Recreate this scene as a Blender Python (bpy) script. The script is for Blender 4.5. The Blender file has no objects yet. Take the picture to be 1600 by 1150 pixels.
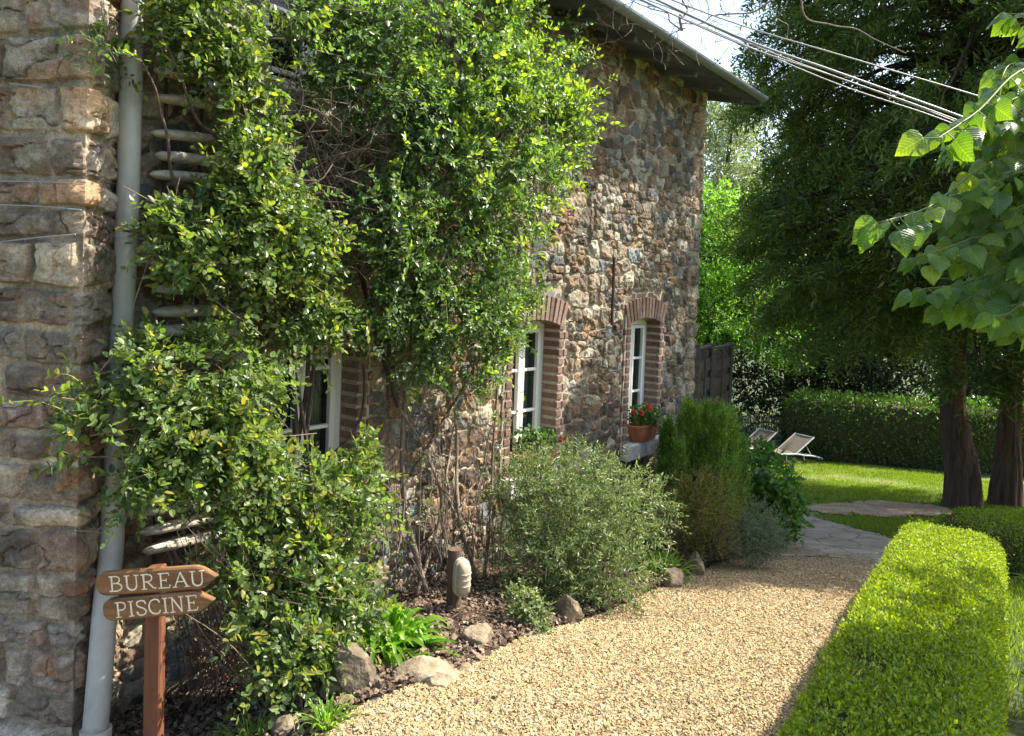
import bpy, math, random
import numpy as np
from mathutils import Vector, Matrix

# ------------------------------------------------------------------ camera, sky, sun
SC = bpy.context.scene
COL = SC.collection
EYE = 1.65                      # eye height above the gravel where the photographer stands
PITCH, ROLL, FPX, SHY = math.radians(1.5), math.radians(2.2), 1180.0, -0.060
cd = bpy.data.cameras.new('camera'); cam = bpy.data.objects.new('camera', cd); COL.objects.link(cam)
cd.sensor_width = 36; cd.lens = 36 * FPX / 1600; cd.shift_y = SHY; cd.clip_end = 2000; cd.clip_start = .05
_fwd = np.array([0, math.cos(PITCH), -math.sin(PITCH)])
_r0 = np.array([1.0, 0, 0]); _u0 = np.cross(_r0, _fwd)
# horizon drops to the right: the camera is turned anticlockwise about its axis
_right = math.cos(ROLL) * _r0 + math.sin(ROLL) * _u0
_up = np.cross(_right, _fwd)
cam.matrix_world = Matrix(((_right[0], _up[0], -_fwd[0], 0), (_right[1], _up[1], -_fwd[1], 0),
                           (_right[2], _up[2], -_fwd[2], EYE), (0, 0, 0, 1)))
SC.camera = cam
SC.render.resolution_x, SC.render.resolution_y = 1024, 736

SUN_AZ, SUN_EL = math.radians(72), math.radians(48)      # azimuth from +Y towards +X
W = bpy.data.worlds.new('World'); SC.world = W; W.use_nodes = True
nt = W.node_tree; nt.nodes.clear()
sky = nt.nodes.new('ShaderNodeTexSky'); sky.sky_type = 'NISHITA'; sky.sun_disc = False
sky.sun_elevation = SUN_EL; sky.sun_rotation = SUN_AZ; sky.dust_density = 2.5; sky.air_density = 1.0
bg = nt.nodes.new('ShaderNodeBackground'); bg.inputs[1].default_value = 0.15
wo = nt.nodes.new('ShaderNodeOutputWorld')
nt.links.new(sky.outputs[0], bg.inputs[0]); nt.links.new(bg.outputs[0], wo.inputs[0])
sd = bpy.data.lights.new('sun', 'SUN'); sd.energy = 4.4; sd.angle = math.radians(.5); sd.color = (1, .93, .80)
sun = bpy.data.objects.new('sun', sd); COL.objects.link(sun)
SDIR = Vector((math.cos(SUN_EL) * math.sin(SUN_AZ), math.cos(SUN_EL) * math.cos(SUN_AZ), math.sin(SUN_EL)))
sun.rotation_euler = SDIR.to_track_quat('Z', 'Y').to_euler(); sun.location = (6, 4, 12)
SC.view_settings.view_transform = 'Standard'; SC.view_settings.look = 'None'
SC.view_settings.exposure = 1.54; SC.view_settings.gamma = 1
SC.render.engine = 'CYCLES'
SC.cycles.max_bounces = 6; SC.cycles.diffuse_bounces = 3; SC.cycles.transmission_bounces = 3
SC.cycles.transparent_max_bounces = 4; SC.cycles.glossy_bounces = 2
SC.cycles.sample_clamp_indirect = 4

# ------------------------------------------------------------------ layout helpers
def ray(u, v):
    x = (np.asarray(u, float) - 800) / FPX
    y = -(np.asarray(v, float) - 575) / FPX + SHY * 1600 / FPX
    return _fwd + np.multiply.outer(x, _right) + np.multiply.outer(y, _up)
def at(u, v, Y):
    """point at forward distance Y seen at photo position (u, v)"""
    d = ray(u, v); t = np.asarray(Y) / d[..., 1]
    return d * np.asarray(t)[..., None] + np.array([0, 0, EYE])
_GY = np.array([-50, 0, 2, 3.2, 4.3, 6.5, 8, 12.5, 16, 20, 30, 100, 900.])
_GZ = np.array([-1.60, -1.62, -1.66, -1.75, -1.98, -2.43, -2.75, -3.5, -3.95, -4.33, -4.9, -7, -9]) + EYE
def sstep(a, b, x):
    t = np.clip((x - a) / (b - a), 0, 1); return t * t * (3 - 2 * t)
def G(X, Y):
    X = np.asarray(X, float); Y = np.asarray(Y, float)
    s = 0.
    for k, w in ((-.6, .25), (0, .5), (.6, .25)): s = s + w * np.interp(Y + k, _GY, _GZ)
    return s - .3 * sstep(-.3, -1.5, X) * sstep(8, 4, Y)
def gp(u, v):
    d = ray(u, v); t = 1.0; o = np.array([0, 0, EYE])
    for _ in range(4000):
        p = o + d * t
        if p[2] <= G(p[0], p[1]): break
        t += .01
    return p
FD = np.array([.6105, .7920, 0]); FD /= np.linalg.norm(FD)     # along the facade
FN = np.array([FD[1], -FD[0], 0])                              # out of the facade
F0 = np.array([.13, 6.15, 0])
def fac(u, v, out=0.):
    d = ray(u, v); o = np.array([0, 0, EYE])
    t = ((F0 - o) @ FN + np.asarray(out)) / (d @ FN)
    return o + d * np.asarray(t)[..., None] if d.ndim > 1 else o + d * t
def proj(P):
    q = np.asarray(P) - np.array([0, 0, EYE]); d = q @ _fwd
    return 800 + (q @ _right) / d * FPX, 575 - ((q @ _up) / d - SHY * 1600 / FPX) * FPX
def fs(s, z, out=0.): return F0 + FD * s + FN * out + np.array([0, 0, z])
def f_s(p): return float((np.asarray(p) - F0) @ FD)

rng = np.random.default_rng(7)
def lat(ix, iy, seed):
    h = (ix.astype(np.int64) * 374761393 + iy.astype(np.int64) * 668265263 + seed * 974634777) & 0xffffffff
    h = ((h ^ (h >> 13)) * 1274126177) & 0xffffffff
    return ((h ^ (h >> 16)) & 0xffffff) / float(0xffffff)
def vnoise(x, y, seed=0):
    ix = np.floor(x); iy = np.floor(y); fx = x - ix; fy = y - iy
    fx = fx * fx * (3 - 2 * fx); fy = fy * fy * (3 - 2 * fy)
    a = lat(ix, iy, seed); b = lat(ix + 1, iy, seed); c = lat(ix, iy + 1, seed); d = lat(ix + 1, iy + 1, seed)
    return (a * (1 - fx) + b * fx) * (1 - fy) + (c * (1 - fx) + d * fx) * fy
def fbm(x, y, seed=0, o=4):
    s = 0; a = .5; n = 0
    for i in range(o):
        s = s + a * vnoise(x, y, seed + i * 17); n += a; a *= .5; x = x * 2.03; y = y * 2.03
    return s / n

# ------------------------------------------------------------------ mesh building
class Geo:
    def __init__(s): s.v = []; s.f = {}; s.n = 0; s.m = {}; s.c = []
    def add(s, v, f, mi=0, col=None):
        v = np.asarray(v, float).reshape(-1, 3); f = np.asarray(f, np.int64)
        s.v.append(v)
        if f.ndim == 1: f = f[None]
        s.f.setdefault(f.shape[1], []).append(f + s.n); s.m.setdefault(f.shape[1], []).append(np.full(len(f), mi))
        s.n += len(v)
        if col is not None: s.c.append(np.asarray(col, float))
    def build(s, name, mats, parent=None, smooth=False):
        if not isinstance(mats, (list, tuple)): mats = [mats]
        me = bpy.data.meshes.new(name)
        V = np.concatenate(s.v) if s.v else np.zeros((0, 3))
        if parent is not None: V = V - np.array(WL[parent.name])
        idx = []; tot = []; mi = []
        for k in s.f:
            f = np.concatenate(s.f[k]); idx.append(f.ravel()); tot.append(np.full(len(f), k)); mi.append(np.concatenate(s.m[k]))
        idx = np.concatenate(idx); tot = np.concatenate(tot); mi = np.concatenate(mi)
        me.vertices.add(len(V)); me.vertices.foreach_set('co', V.ravel().astype(np.float32))
        me.loops.add(len(idx)); me.loops.foreach_set('vertex_index', idx.astype(np.int32))
        me.polygons.add(len(tot))
        me.polygons.foreach_set('loop_start', (np.cumsum(tot) - tot).astype(np.int32))
        me.polygons.foreach_set('loop_total', tot.astype(np.int32))
        me.polygons.foreach_set('material_index', mi.astype(np.int32))
        me.polygons.foreach_set('use_smooth', np.full(len(tot), bool(smooth)))
        for m in mats: me.materials.append(m)
        if s.c:
            c = np.concatenate(s.c); c = np.concatenate([c, np.ones((len(c), 1))], 1)
            at_ = me.color_attributes.new('Col', 'FLOAT_COLOR', 'POINT'); at_.data.foreach_set('color', c.ravel().astype(np.float32))
        me.update(calc_edges=True); me.validate()
        o = bpy.data.objects.new(name, me); COL.objects.link(o)
        WL[o.name] = (0, 0, 0) if parent is None else WL[parent.name]
        if parent is not None:
            o.parent = parent
        return o
WL = {}
def tag(o, label=None, cat=None, group=None, kind=None):
    if label: o['label'] = label
    if cat: o['category'] = cat
    if group: o['group'] = group
    if kind: o['kind'] = kind
    return o
def thing(name, label, cat, loc=(0, 0, 0), group=None):
    o = bpy.data.objects.new(name, None); COL.objects.link(o); o.location = [float(a) for a in loc]
    o.empty_display_size = .2
    WL[o.name] = tuple(float(a) for a in loc)
    return tag(o, label, cat, group)
def unit(a):
    a = np.asarray(a, float); return a / np.maximum(np.linalg.norm(a, axis=-1, keepdims=True), 1e-9)
BOXF = np.array([[0, 3, 2, 1], [4, 5, 6, 7], [0, 1, 5, 4], [1, 2, 6, 5], [2, 3, 7, 6], [3, 0, 4, 7]])
def box(g, c, size, ax=None, mi=0, jit=0., taper=1.):
    """box centred at c, size along axes ax=(x,y,z rows)"""
    hx, hy, hz = np.array(size) / 2
    v = np.array([[-hx, -hy, -hz], [hx, -hy, -hz], [hx, hy, -hz], [-hx, hy, -hz],
                  [-hx * taper, -hy * taper, hz], [hx * taper, -hy * taper, hz], [hx * taper, hy * taper, hz], [-hx * taper, hy * taper, hz]])
    if jit: v = v + rng.uniform(-jit, jit, v.shape)
    if ax is not None: v = v @ np.array(ax)
    g.add(v + np.array(c), BOXF, mi)
FAX = np.array([FD, FN, [0, 0, 1]])
def bbox(g, c, size, ax=None, b=.004, mi=0):
    """bevelled box"""
    h = np.array(size) / 2; b = min(b, h.min() * .8)
    vs = []; key = {}
    for sx in (-1, 1):
        for sy in (-1, 1):
            for sz in (-1, 1):
                for k in range(3):
                    p = np.array([sx * h[0], sy * h[1], sz * h[2]], float)
                    for j in range(3):
                        if j != k: p[j] -= np.sign(p[j]) * b
                    key[(sx, sy, sz, k)] = len(vs); vs.append(p)
    F4 = []; F3 = []
    for k in range(3):
        a, c2 = [(1, 2), (2, 0), (0, 1)][k]
        for s in (-1, 1):
            q = []
            for (p, r) in ((-1, -1), (1, -1), (1, 1), (-1, 1)):
                t = [0, 0, 0]; t[k] = s; t[a] = p; t[c2] = r; q.append(key[(*t, k)])
            F4.append(q if s > 0 else q[::-1])
    for k in range(3):
        a, c2 = [(1, 2), (2, 0), (0, 1)][k]
        for p in (-1, 1):
            for r in (-1, 1):
                def kk(sk, f):
                    t = [0, 0, 0]; t[k] = sk; t[a] = p; t[c2] = r; return key[(*t, f)]
                F4.append([kk(-1, a), kk(1, a), kk(1, c2), kk(-1, c2)] if p * r > 0 else [kk(-1, c2), kk(1, c2), kk(1, a), kk(-1, a)])
    for sx in (-1, 1):
        for sy in (-1, 1):
            for sz in (-1, 1):
                t = [key[(sx, sy, sz, 0)], key[(sx, sy, sz, 1)], key[(sx, sy, sz, 2)]]
                F3.append(t if sx * sy * sz > 0 else t[::-1])
    v = np.array(vs)
    if ax is not None: v = v @ np.array(ax)
    v = v + np.array(c)
    g.add(v, F4, mi); g.f.setdefault(3, []).append(np.array(F3) + g.n - len(v)); g.m.setdefault(3, []).append(np.full(len(F3), mi))
def tube(g, pts, r, n=6, mi=0, cap=True):
    P = np.asarray(pts, float); m = len(P); r = np.broadcast_to(np.asarray(r, float), (m,))
    T = np.gradient(P, axis=0); T = unit(T)
    ref = np.array([0, 0, 1.]) if abs(T[:, 2]).mean() < .8 else np.array([1., 0, 0])
    A = unit(np.cross(T, ref)); B = np.cross(T, A)
    th = np.arange(n) * 2 * math.pi / n
    v = P[:, None] + r[:, None, None] * (np.cos(th)[None, :, None] * A[:, None] + np.sin(th)[None, :, None] * B[:, None])
    i = np.arange(m - 1)[:, None] * n; j = np.arange(n)[None]; k = (j + 1) % n
    f = np.stack([i + j, i + k, i + n + k, i + n + j], -1).reshape(-1, 4)[:, ::-1]
    g.add(v.reshape(-1, 3), f, mi)
    if cap and n == 4 or cap and n > 4:
        b = g.n - m * n
        if n == 4 or n == 3 or True:
            c = g.n
            g.add(np.array([P[0], P[-1]]), np.zeros((0, 3), int), mi)
            F = [[c, b + q, b + (q + 1) % n] for q in range(n)] + [[c + 1, b + (m - 1) * n + (q + 1) % n, b + (m - 1) * n + q] for q in range(n)]
            g.f.setdefault(3, []).append(np.array(F)); g.m.setdefault(3, []).append(np.full(len(F), mi))
def smoothpath(pts, n=24):
    P = np.asarray(pts, float); t = np.linspace(0, 1, len(P)); q = np.linspace(0, 1, n)
    if len(P) < 3: return np.stack([np.interp(q, t, P[:, k]) for k in range(3)], 1)
    out = []
    for k in q:
        i = min(int(k * (len(P) - 1)), len(P) - 2); u = k * (len(P) - 1) - i
        p0 = P[max(i - 1, 0)]; p1 = P[i]; p2 = P[i + 1]; p3 = P[min(i + 2, len(P) - 1)]
        out.append(.5 * ((2 * p1) + (-p0 + p2) * u + (2 * p0 - 5 * p1 + 4 * p2 - p3) * u * u + (-p0 + 3 * p1 - 3 * p2 + p3) * u ** 3))
    return np.array(out)
def wob(P, a, f=3., seed=0):
    P = np.array(P); k = np.linspace(0, f, len(P))
    for c in range(3): P[:, c] += a * (vnoise(k, np.full(len(P), c * 7.3 + seed), seed) - .5) * 2
    return P
def lathe(g, prof, c, n=16, mi=0, axis=None, scale=(1, 1)):
    prof = np.array(prof, float); th = np.arange(n) * 2 * math.pi / n
    v = np.stack([prof[:, 0:1] * np.cos(th) * scale[0], prof[:, 0:1] * np.sin(th) * scale[1], np.repeat(prof[:, 1:2], n, 1)], -1)
    if axis is not None: v = v @ np.array(axis)
    m = len(prof); i = np.arange(m - 1)[:, None] * n; j = np.arange(n)[None]; k = (j + 1) % n
    f = np.stack([i + j, i + k, i + n + k, i + n + j], -1).reshape(-1, 4)
    g.add(v.reshape(-1, 3) + np.array(c), f, mi)

# ------------------------------------------------------------------ foliage building
LEAF6 = (np.array([[0, 0, 0], [.42, .28, .06], [.34, .72, .03], [0, 1, -.08], [-.34, .72, .03], [-.42, .28, .06]]),
         np.array([[0, 1, 2, 3], [0, 3, 4, 5]]))
LEAF4 = (np.array([[0, 0, 0], [.45, .5, .08], [0, 1, 0], [-.45, .5, .08]]), np.array([[0, 1, 2], [0, 2, 3]]))
BLADE = (np.array([[-.5, 0, 0], [.5, 0, 0], [.4, .5, .03], [-.4, .5, .03], [0, 1, -.05]]), None)
def leaves(g, tmpl, pos, ydir, nrm, L, Wd, mi=0):
    tv, tf = tmpl
    y = unit(ydir); x = unit(np.cross(y, nrm)); z = np.cross(x, y)
    L = np.broadcast_to(np.asarray(L, float), (len(pos),)); Wd = np.broadcast_to(np.asarray(Wd, float), (len(pos),))
    v = pos[:, None] + tv[None, :, 0:1] * x[:, None] * Wd[:, None, None] + tv[None, :, 1:2] * y[:, None] * L[:, None, None] + tv[None, :, 2:3] * z[:, None] * L[:, None, None]
    k = len(tv); f = (np.arange(len(pos)) * k)[:, None, None] + tf[None]
    g.add(v.reshape(-1, 3), f.reshape(-1, tf.shape[1]), mi)
def rdir(n):
    return unit(rng.normal(size=(n, 3)))
def sprays(g, pos, d, L, nl, leaf, wid, tmpl=LEAF6, up=(0, 0, 1), upw=.8, spread=.8, droop=.25, mi=0, var=.3, nrmb=None):
    """sprigs of leaves along short rachises"""
    n = len(pos); d = unit(d); L = np.broadcast_to(np.asarray(L, float), (n,))
    side = unit(np.cross(d, rdir(n)))
    P = []; D = []
    for i in range(nl):
        t = (i + 1) / nl
        p = pos + d * (L * t)[:, None]; p[:, 2] -= droop * L * t * t
        sg = 0 if i == nl - 1 else (1 if i % 2 else -1)
        dd = d * (.5 if sg else 1) + side * sg * spread + rng.normal(size=(n, 3)) * .22
        P.append(p); D.append(dd)
    P = np.concatenate(P); D = np.concatenate(D)
    nr = np.array(up) * upw + rng.normal(size=P.shape) * .45
    if nrmb is not None: nr = nr + np.tile(nrmb, (nl, 1))
    s = rng.uniform(1 - var, 1 + var, len(P))
    leaves(g, tmpl, P, D, nr, leaf * s, wid * s, mi)
def ell(n, c, r, shell=.55):
    """points in an ellipsoid, biased to its outside; returns points and outward directions"""
    d = rdir(n); q = shell + (1 - shell) * rng.random(n)
    q *= 1 + .12 * rng.normal(size=n)
    return np.array(c) + d * q[:, None] * np.array(r), unit(d / np.array(r))
def scatter(V, F, n):
    """n random points on a quad mesh with normals"""
    a = V[F[:, 0]]; b = V[F[:, 1]]; c = V[F[:, 2]]; d = V[F[:, 3]]
    N = np.cross(c - a, d - b); A = np.linalg.norm(N, axis=1); i = rng.choice(len(F), n, p=A / A.sum())
    s = rng.random((n, 1)); t = rng.random((n, 1))
    return (a[i] * (1 - s) + b[i] * s) * (1 - t) + (d[i] * (1 - s) + c[i] * s) * t, unit(N[i])

# ------------------------------------------------------------------ materials
def newmat(name):
    m = bpy.data.materials.new(name); m.use_nodes = True; n = m.node_tree; n.nodes.clear()
    o = n.nodes.new('ShaderNodeOutputMaterial'); return m, n, o
def N(n, t, **k):
    x = n.nodes.new(t)
    for a, b in k.items():
        if a.startswith('i_'):
            key = a[2:]; key = int(key) if key.isdigit() else key
            x.inputs[key].default_value = b
        else: setattr(x, a, b)
    return x
def ramp(n, stops, interp='LINEAR'):
    r = n.nodes.new('ShaderNodeValToRGB'); r.color_ramp.interpolation = interp
    while len(r.color_ramp.elements) < len(stops): r.color_ramp.elements.new(.5)
    for e, (p, c) in zip(r.color_ramp.elements, stops): e.position = p; e.color = (*c, 1)
    return r
def leafmat(name, stops, trans=.4, rough=.42, tcol=(1.65, 1.95, .65), spec=.5):
    m, n, o = newmat(name)
    g = N(n, 'ShaderNodeNewGeometry'); r = ramp(n, stops); n.links.new(g.outputs['Random Per Island'], r.inputs[0])
    p = N(n, 'ShaderNodeBsdfPrincipled', i_Roughness=rough); n.links.new(r.outputs[0], p.inputs['Base Color'])
    p.inputs['Specular IOR Level'].default_value = spec
    t = N(n, 'ShaderNodeBsdfTranslucent'); mx = N(n, 'ShaderNodeMixRGB', blend_type='MULTIPLY'); mx.inputs[0].default_value = 1
    mx.inputs[2].default_value = (*(tcol or (1.9, 2.1, .6)), 1); n.links.new(r.outputs[0], mx.inputs[1]); n.links.new(mx.outputs[0], t.inputs[0])
    s = N(n, 'ShaderNodeMixShader', i_0=trans); n.links.new(p.outputs[0], s.inputs[1]); n.links.new(t.outputs[0], s.inputs[2]); n.links.new(s.outputs[0], o.inputs[0])
    return m
def surf(name, stops, scale=8., rough=.8, bump=.3, bscale=None, stretch=(1, 1, 1), detail=6, metal=0., spec=.3, dist=.01):
    """noise-coloured surface with bump"""
    m, n, o = newmat(name)
    tc = N(n, 'ShaderNodeTexCoord'); mp = N(n, 'ShaderNodeMapping'); mp.inputs['Scale'].default_value = stretch
    n.links.new(tc.outputs['Object'], mp.inputs[0])
    a = N(n, 'ShaderNodeTexNoise', i_Scale=scale, i_Detail=detail, i_Roughness=.65); n.links.new(mp.outputs[0], a.inputs[0])
    r = ramp(n, stops); n.links.new(a.outputs[0], r.inputs[0])
    p = N(n, 'ShaderNodeBsdfPrincipled', i_Roughness=rough, i_Metallic=metal); p.inputs['Specular IOR Level'].default_value = spec
    n.links.new(r.outputs[0], p.inputs['Base Color'])
    if bump:
        b = N(n, 'ShaderNodeTexNoise', i_Scale=bscale or scale * 5, i_Detail=5); n.links.new(mp.outputs[0], b.inputs[0])
        bb = N(n, 'ShaderNodeBump', i_Strength=bump, i_Distance=dist); n.links.new(b.outputs[0], bb.inputs['Height']); n.links.new(bb.outputs[0], p.inputs['Normal'])
    n.links.new(p.outputs[0], o.inputs[0]); return m
def islandmat(name, stops, rough=.85, nscale=30., bump=.3):
    """a colour per loose piece, mottled"""
    m, n, o = newmat(name); g = N(n, 'ShaderNodeNewGeometry'); r = ramp(n, stops); n.links.new(g.outputs['Random Per Island'], r.inputs[0])
    tc = N(n, 'ShaderNodeTexCoord'); a = N(n, 'ShaderNodeTexNoise', i_Scale=nscale, i_Detail=5); n.links.new(tc.outputs['Object'], a.inputs[0])
    v = ramp(n, [(.25, (.5, .5, .5)), (.75, (1.35, 1.35, 1.35))]); n.links.new(a.outputs[0], v.inputs[0])
    mx = N(n, 'ShaderNodeMixRGB', blend_type='MULTIPLY'); mx.inputs[0].default_value = .8; n.links.new(r.outputs[0], mx.inputs[1]); n.links.new(v.outputs[0], mx.inputs[2])
    p = N(n, 'ShaderNodeBsdfPrincipled', i_Roughness=rough); n.links.new(mx.outputs[0], p.inputs['Base Color'])
    bb = N(n, 'ShaderNodeBump', i_Strength=bump, i_Distance=.01); n.links.new(a.outputs[0], bb.inputs['Height']); n.links.new(bb.outputs[0], p.inputs['Normal'])
    n.links.new(p.outputs[0], o.inputs[0]); return m
def stonemat(name):
    m, n, o = newmat(name); c = N(n, 'ShaderNodeVertexColor', layer_name='Col')
    tc = N(n, 'ShaderNodeTexCoord'); a = N(n, 'ShaderNodeTexNoise', i_Scale=45., i_Detail=8, i_Roughness=.7); n.links.new(tc.outputs['Object'], a.inputs[0])
    v = ramp(n, [(.3, (.55, .53, .5)), (.7, (1.4, 1.4, 1.4))]); n.links.new(a.outputs[0], v.inputs[0])
    mx = N(n, 'ShaderNodeMixRGB', blend_type='MULTIPLY'); mx.inputs[0].default_value = .9; n.links.new(c.outputs[0], mx.inputs[1]); n.links.new(v.outputs[0], mx.inputs[2])
    p = N(n, 'ShaderNodeBsdfPrincipled', i_Roughness=.85); n.links.new(mx.outputs[0], p.inputs['Base Color']); p.inputs['Specular IOR Level'].default_value = .35
    a2 = N(n, 'ShaderNodeTexNoise', i_Scale=170., i_Detail=6, i_Roughness=.75); n.links.new(tc.outputs['Object'], a2.inputs[0])
    v2 = ramp(n, [(.34, (.45, .43, .4)), (.5, (1, 1, 1)), (.68, (1.5, 1.48, 1.42))]); n.links.new(a2.outputs[0], v2.inputs[0])
    mx2 = N(n, 'ShaderNodeMixRGB', blend_type='MULTIPLY'); mx2.inputs[0].default_value = .8; n.links.new(mx.outputs[0], mx2.inputs[1]); n.links.new(v2.outputs[0], mx2.inputs[2]); n.links.new(mx2.outputs[0], p.inputs['Base Color'])
    ad = N(n, 'ShaderNodeMath', operation='MULTIPLY_ADD'); ad.inputs[1].default_value = .5; n.links.new(a2.outputs[0], ad.inputs[0]); n.links.new(a.outputs[0], ad.inputs[2])
    bb = N(n, 'ShaderNodeBump', i_Strength=.9, i_Distance=.008); n.links.new(ad.outputs[0], bb.inputs['Height']); n.links.new(bb.outputs[0], p.inputs['Normal'])
    n.links.new(p.outputs[0], o.inputs[0]); return m
def veinleaf(name, stops, trans=.42, rough=.35):
    m, n, o = newmat(name); g = N(n, 'ShaderNodeNewGeometry'); r = ramp(n, stops); n.links.new(g.outputs['Random Per Island'], r.inputs[0])
    c = N(n, 'ShaderNodeVertexColor', layer_name='Col'); s = N(n, 'ShaderNodeSeparateColor'); n.links.new(c.outputs[0], s.inputs[0])
    q = N(n, 'ShaderNodeMath', operation='MULTIPLY_ADD'); q.inputs[1].default_value = -.75; n.links.new(s.outputs[0], q.inputs[0]); n.links.new(s.outputs[1], q.inputs[2])
    f = N(n, 'ShaderNodeMath', operation='MULTIPLY'); f.inputs[1].default_value = 7.5; n.links.new(q.outputs[0], f.inputs[0])
    fr = N(n, 'ShaderNodeMath', operation='PINGPONG'); fr.inputs[1].default_value = .5; n.links.new(f.outputs[0], fr.inputs[0])
    v = ramp(n, [(0, (1.6, 1.5, 1.3)), (.10, (1.05, 1.05, 1.05)), (.5, (.86, .88, .88))]); n.links.new(fr.outputs[0], v.inputs[0])
    v2 = ramp(n, [(0, (1.7, 1.6, 1.4)), (.03, (1, 1, 1))]); n.links.new(s.outputs[0], v2.inputs[0])
    tc = N(n, 'ShaderNodeTexCoord'); nz = N(n, 'ShaderNodeTexNoise', i_Scale=35., i_Detail=4); n.links.new(tc.outputs['Object'], nz.inputs[0]); v3 = ramp(n, [(.3, (.75, .78, .7)), (.7, (1.2, 1.18, 1.2))]); n.links.new(nz.outputs[0], v3.inputs[0])
    col = r.outputs[0]
    for w in (v, v2, v3):
        mx = N(n, 'ShaderNodeMixRGB', blend_type='MULTIPLY'); mx.inputs[0].default_value = 1; n.links.new(col, mx.inputs[1]); n.links.new(w.outputs[0], mx.inputs[2]); col = mx.outputs[0]
    p = N(n, 'ShaderNodeBsdfPrincipled', i_Roughness=rough); n.links.new(col, p.inputs['Base Color'])
    bb = N(n, 'ShaderNodeBump', i_Strength=.5, i_Distance=.004); n.links.new(fr.outputs[0], bb.inputs['Height']); n.links.new(bb.outputs[0], p.inputs['Normal'])
    t = N(n, 'ShaderNodeBsdfTranslucent'); mx = N(n, 'ShaderNodeMixRGB', blend_type='MULTIPLY'); mx.inputs[0].default_value = 1; mx.inputs[2].default_value = (3.2, 2.8, .4, 1); n.links.new(col, mx.inputs[1]); n.links.new(mx.outputs[0], t.inputs[0])
    sh = N(n, 'ShaderNodeMixShader', i_0=trans); n.links.new(p.outputs[0], sh.inputs[1]); n.links.new(t.outputs[0], sh.inputs[2]); n.links.new(sh.outputs[0], o.inputs[0]); return m
M = {}
M['stone'] = stonemat('stone_masonry')
M['brick'] = islandmat('brick', [(0, (.13, .075, .055)), (.35, (.185, .105, .078)), (.7, (.245, .15, .11)), (1, (.20, .145, .11))])
M['mortar'] = surf('mortar', [(.3, (.30, .25, .19)), (.7, (.48, .41, .32))], 20, .95, .5)
M['white'] = surf('white_paint', [(.2, (.66, .64, .56)), (.6, (.80, .79, .73))], 6, .45, .1, stretch=(1, 1, .3))
M['sill'] = surf('painted_stone_sill', [(.3, (.42, .41, .38)), (.65, (.66, .65, .62))], 9, .7, .3)
M['grey_pipe'] = surf('grey_pipe', [(.25, (.20, .20, .165)), (.45, (.36, .355, .31)), (.7, (.47, .465, .42))], 7, .45, .08, stretch=(1, 1, .4))
M['pvc'] = surf('pale_collar', [(.3, (.40, .37, .30)), (.7, (.52, .49, .42))], 10, .5, .05)
M['slate'] = surf('slate_roof', [(.3, (.05, .055, .065)), (.7, (.11, .12, .135))], 6, .6, .4)
M['soffit'] = surf('soffit_wood', [(.3, (.07, .075, .085)), (.7, (.14, .15, .165))], 4, .7, .2, stretch=(.3, 2, 2))
M['zinc'] = surf('zinc_gutter', [(.3, (.22, .24, .26)), (.7, (.36, .38, .4))], 4, .4, .05, metal=.5)
M['iron'] = surf('rusty_iron', [(.3, (.03, .022, .018)), (.7, (.08, .05, .035))], 20, .7, .3)
M['wire'] = surf('galvanised_wire', [(.3, (.35, .35, .34)), (.7, (.5, .5, .5))], 5, .4, 0, metal=.4)
M['cable'] = surf('grey_cable', [(.3, (.20, .21, .22)), (.7, (.33, .34, .35))], 3, .45, 0, spec=.6)
M['signwood'] = surf('varnished_sign_wood', [(.25, (.07, .035, .016)), (.45, (.16, .078, .032)), (.65, (.24, .125, .052)), (.8, (.32, .21, .12))], 11, .55, .35, bscale=30, stretch=(.25, 3, 3), dist=.004)
M['post'] = surf('stained_post_wood', [(.3, (.11, .042, .022)), (.7, (.19, .075, .038))], 8, .7, .35, stretch=(4, 4, .3), dist=.004)
M['cream'] = surf('cream_lettering', [(.3, (.62, .54, .36)), (.7, (.82, .76, .58))], 60, .6, .1)
M['slat'] = surf('weathered_slat', [(.3, (.27, .235, .18)), (.7, (.56, .52, .43))], 12, .85, .5, stretch=(.3, 3, 3))
M['bark'] = surf('brown_bark', [(.3, (.05, .035, .025)), (.7, (.15, .11, .08))], 14, .9, .8, stretch=(2.5, 2.5, .5), dist=.03)
M['bark_pale'] = surf('pale_stem_bark', [(.3, (.12, .09, .065)), (.7, (.30, .25, .19))], 25, .85, .5, stretch=(2, 2, .6))
M['bark_red'] = surf('conifer_bark', [(.3, (.05, .03, .02)), (.7, (.15, .085, .055))], 7, .95, .9, stretch=(3, 3, .25), dist=.05)
M['twig'] = surf('dry_twig', [(.3, (.10, .07, .05)), (.7, (.24, .18, .13))], 25, .85, 0)
M['lamp_wood'] = surf('lamp_post_wood', [(.3, (.07, .045, .03)), (.7, (.17, .11, .075))], 14, .8, .5, stretch=(3, 3, .4))
M['lamp_glass'] = surf('frosted_lamp_glass', [(.3, (.40, .33, .22)), (.7, (.50, .42, .29))], 6, .3, 0, spec=.6)
M['terracotta'] = surf('terracotta', [(.3, (.28, .10, .05)), (.7, (.42, .17, .09))], 9, .8, .2)
M['fence'] = surf('dark_fence_wood', [(.3, (.06, .048, .038)), (.7, (.14, .11, .085))], 9, .85, .4, stretch=(1, 1, 4))
M['paling'] = surf('grey_paling', [(.3, (.09, .085, .07)), (.7, (.2, .19, .16))], 12, .85, .3)
M['frame'] = surf('aluminium_frame', [(.3, (.34, .34, .34)), (.7, (.48, .48, .47))], 4, .4, 0)
M['mesh_fabric'] = surf('taupe_mesh_fabric', [(.3, (.10, .085, .062)), (.7, (.16, .135, .10))], 20, .8, .1)
M['rubber'] = surf('black_rubber', [(.3, (.015, .015, .015)), (.7, (.03, .03, .03))], 20, .7, 0)
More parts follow.
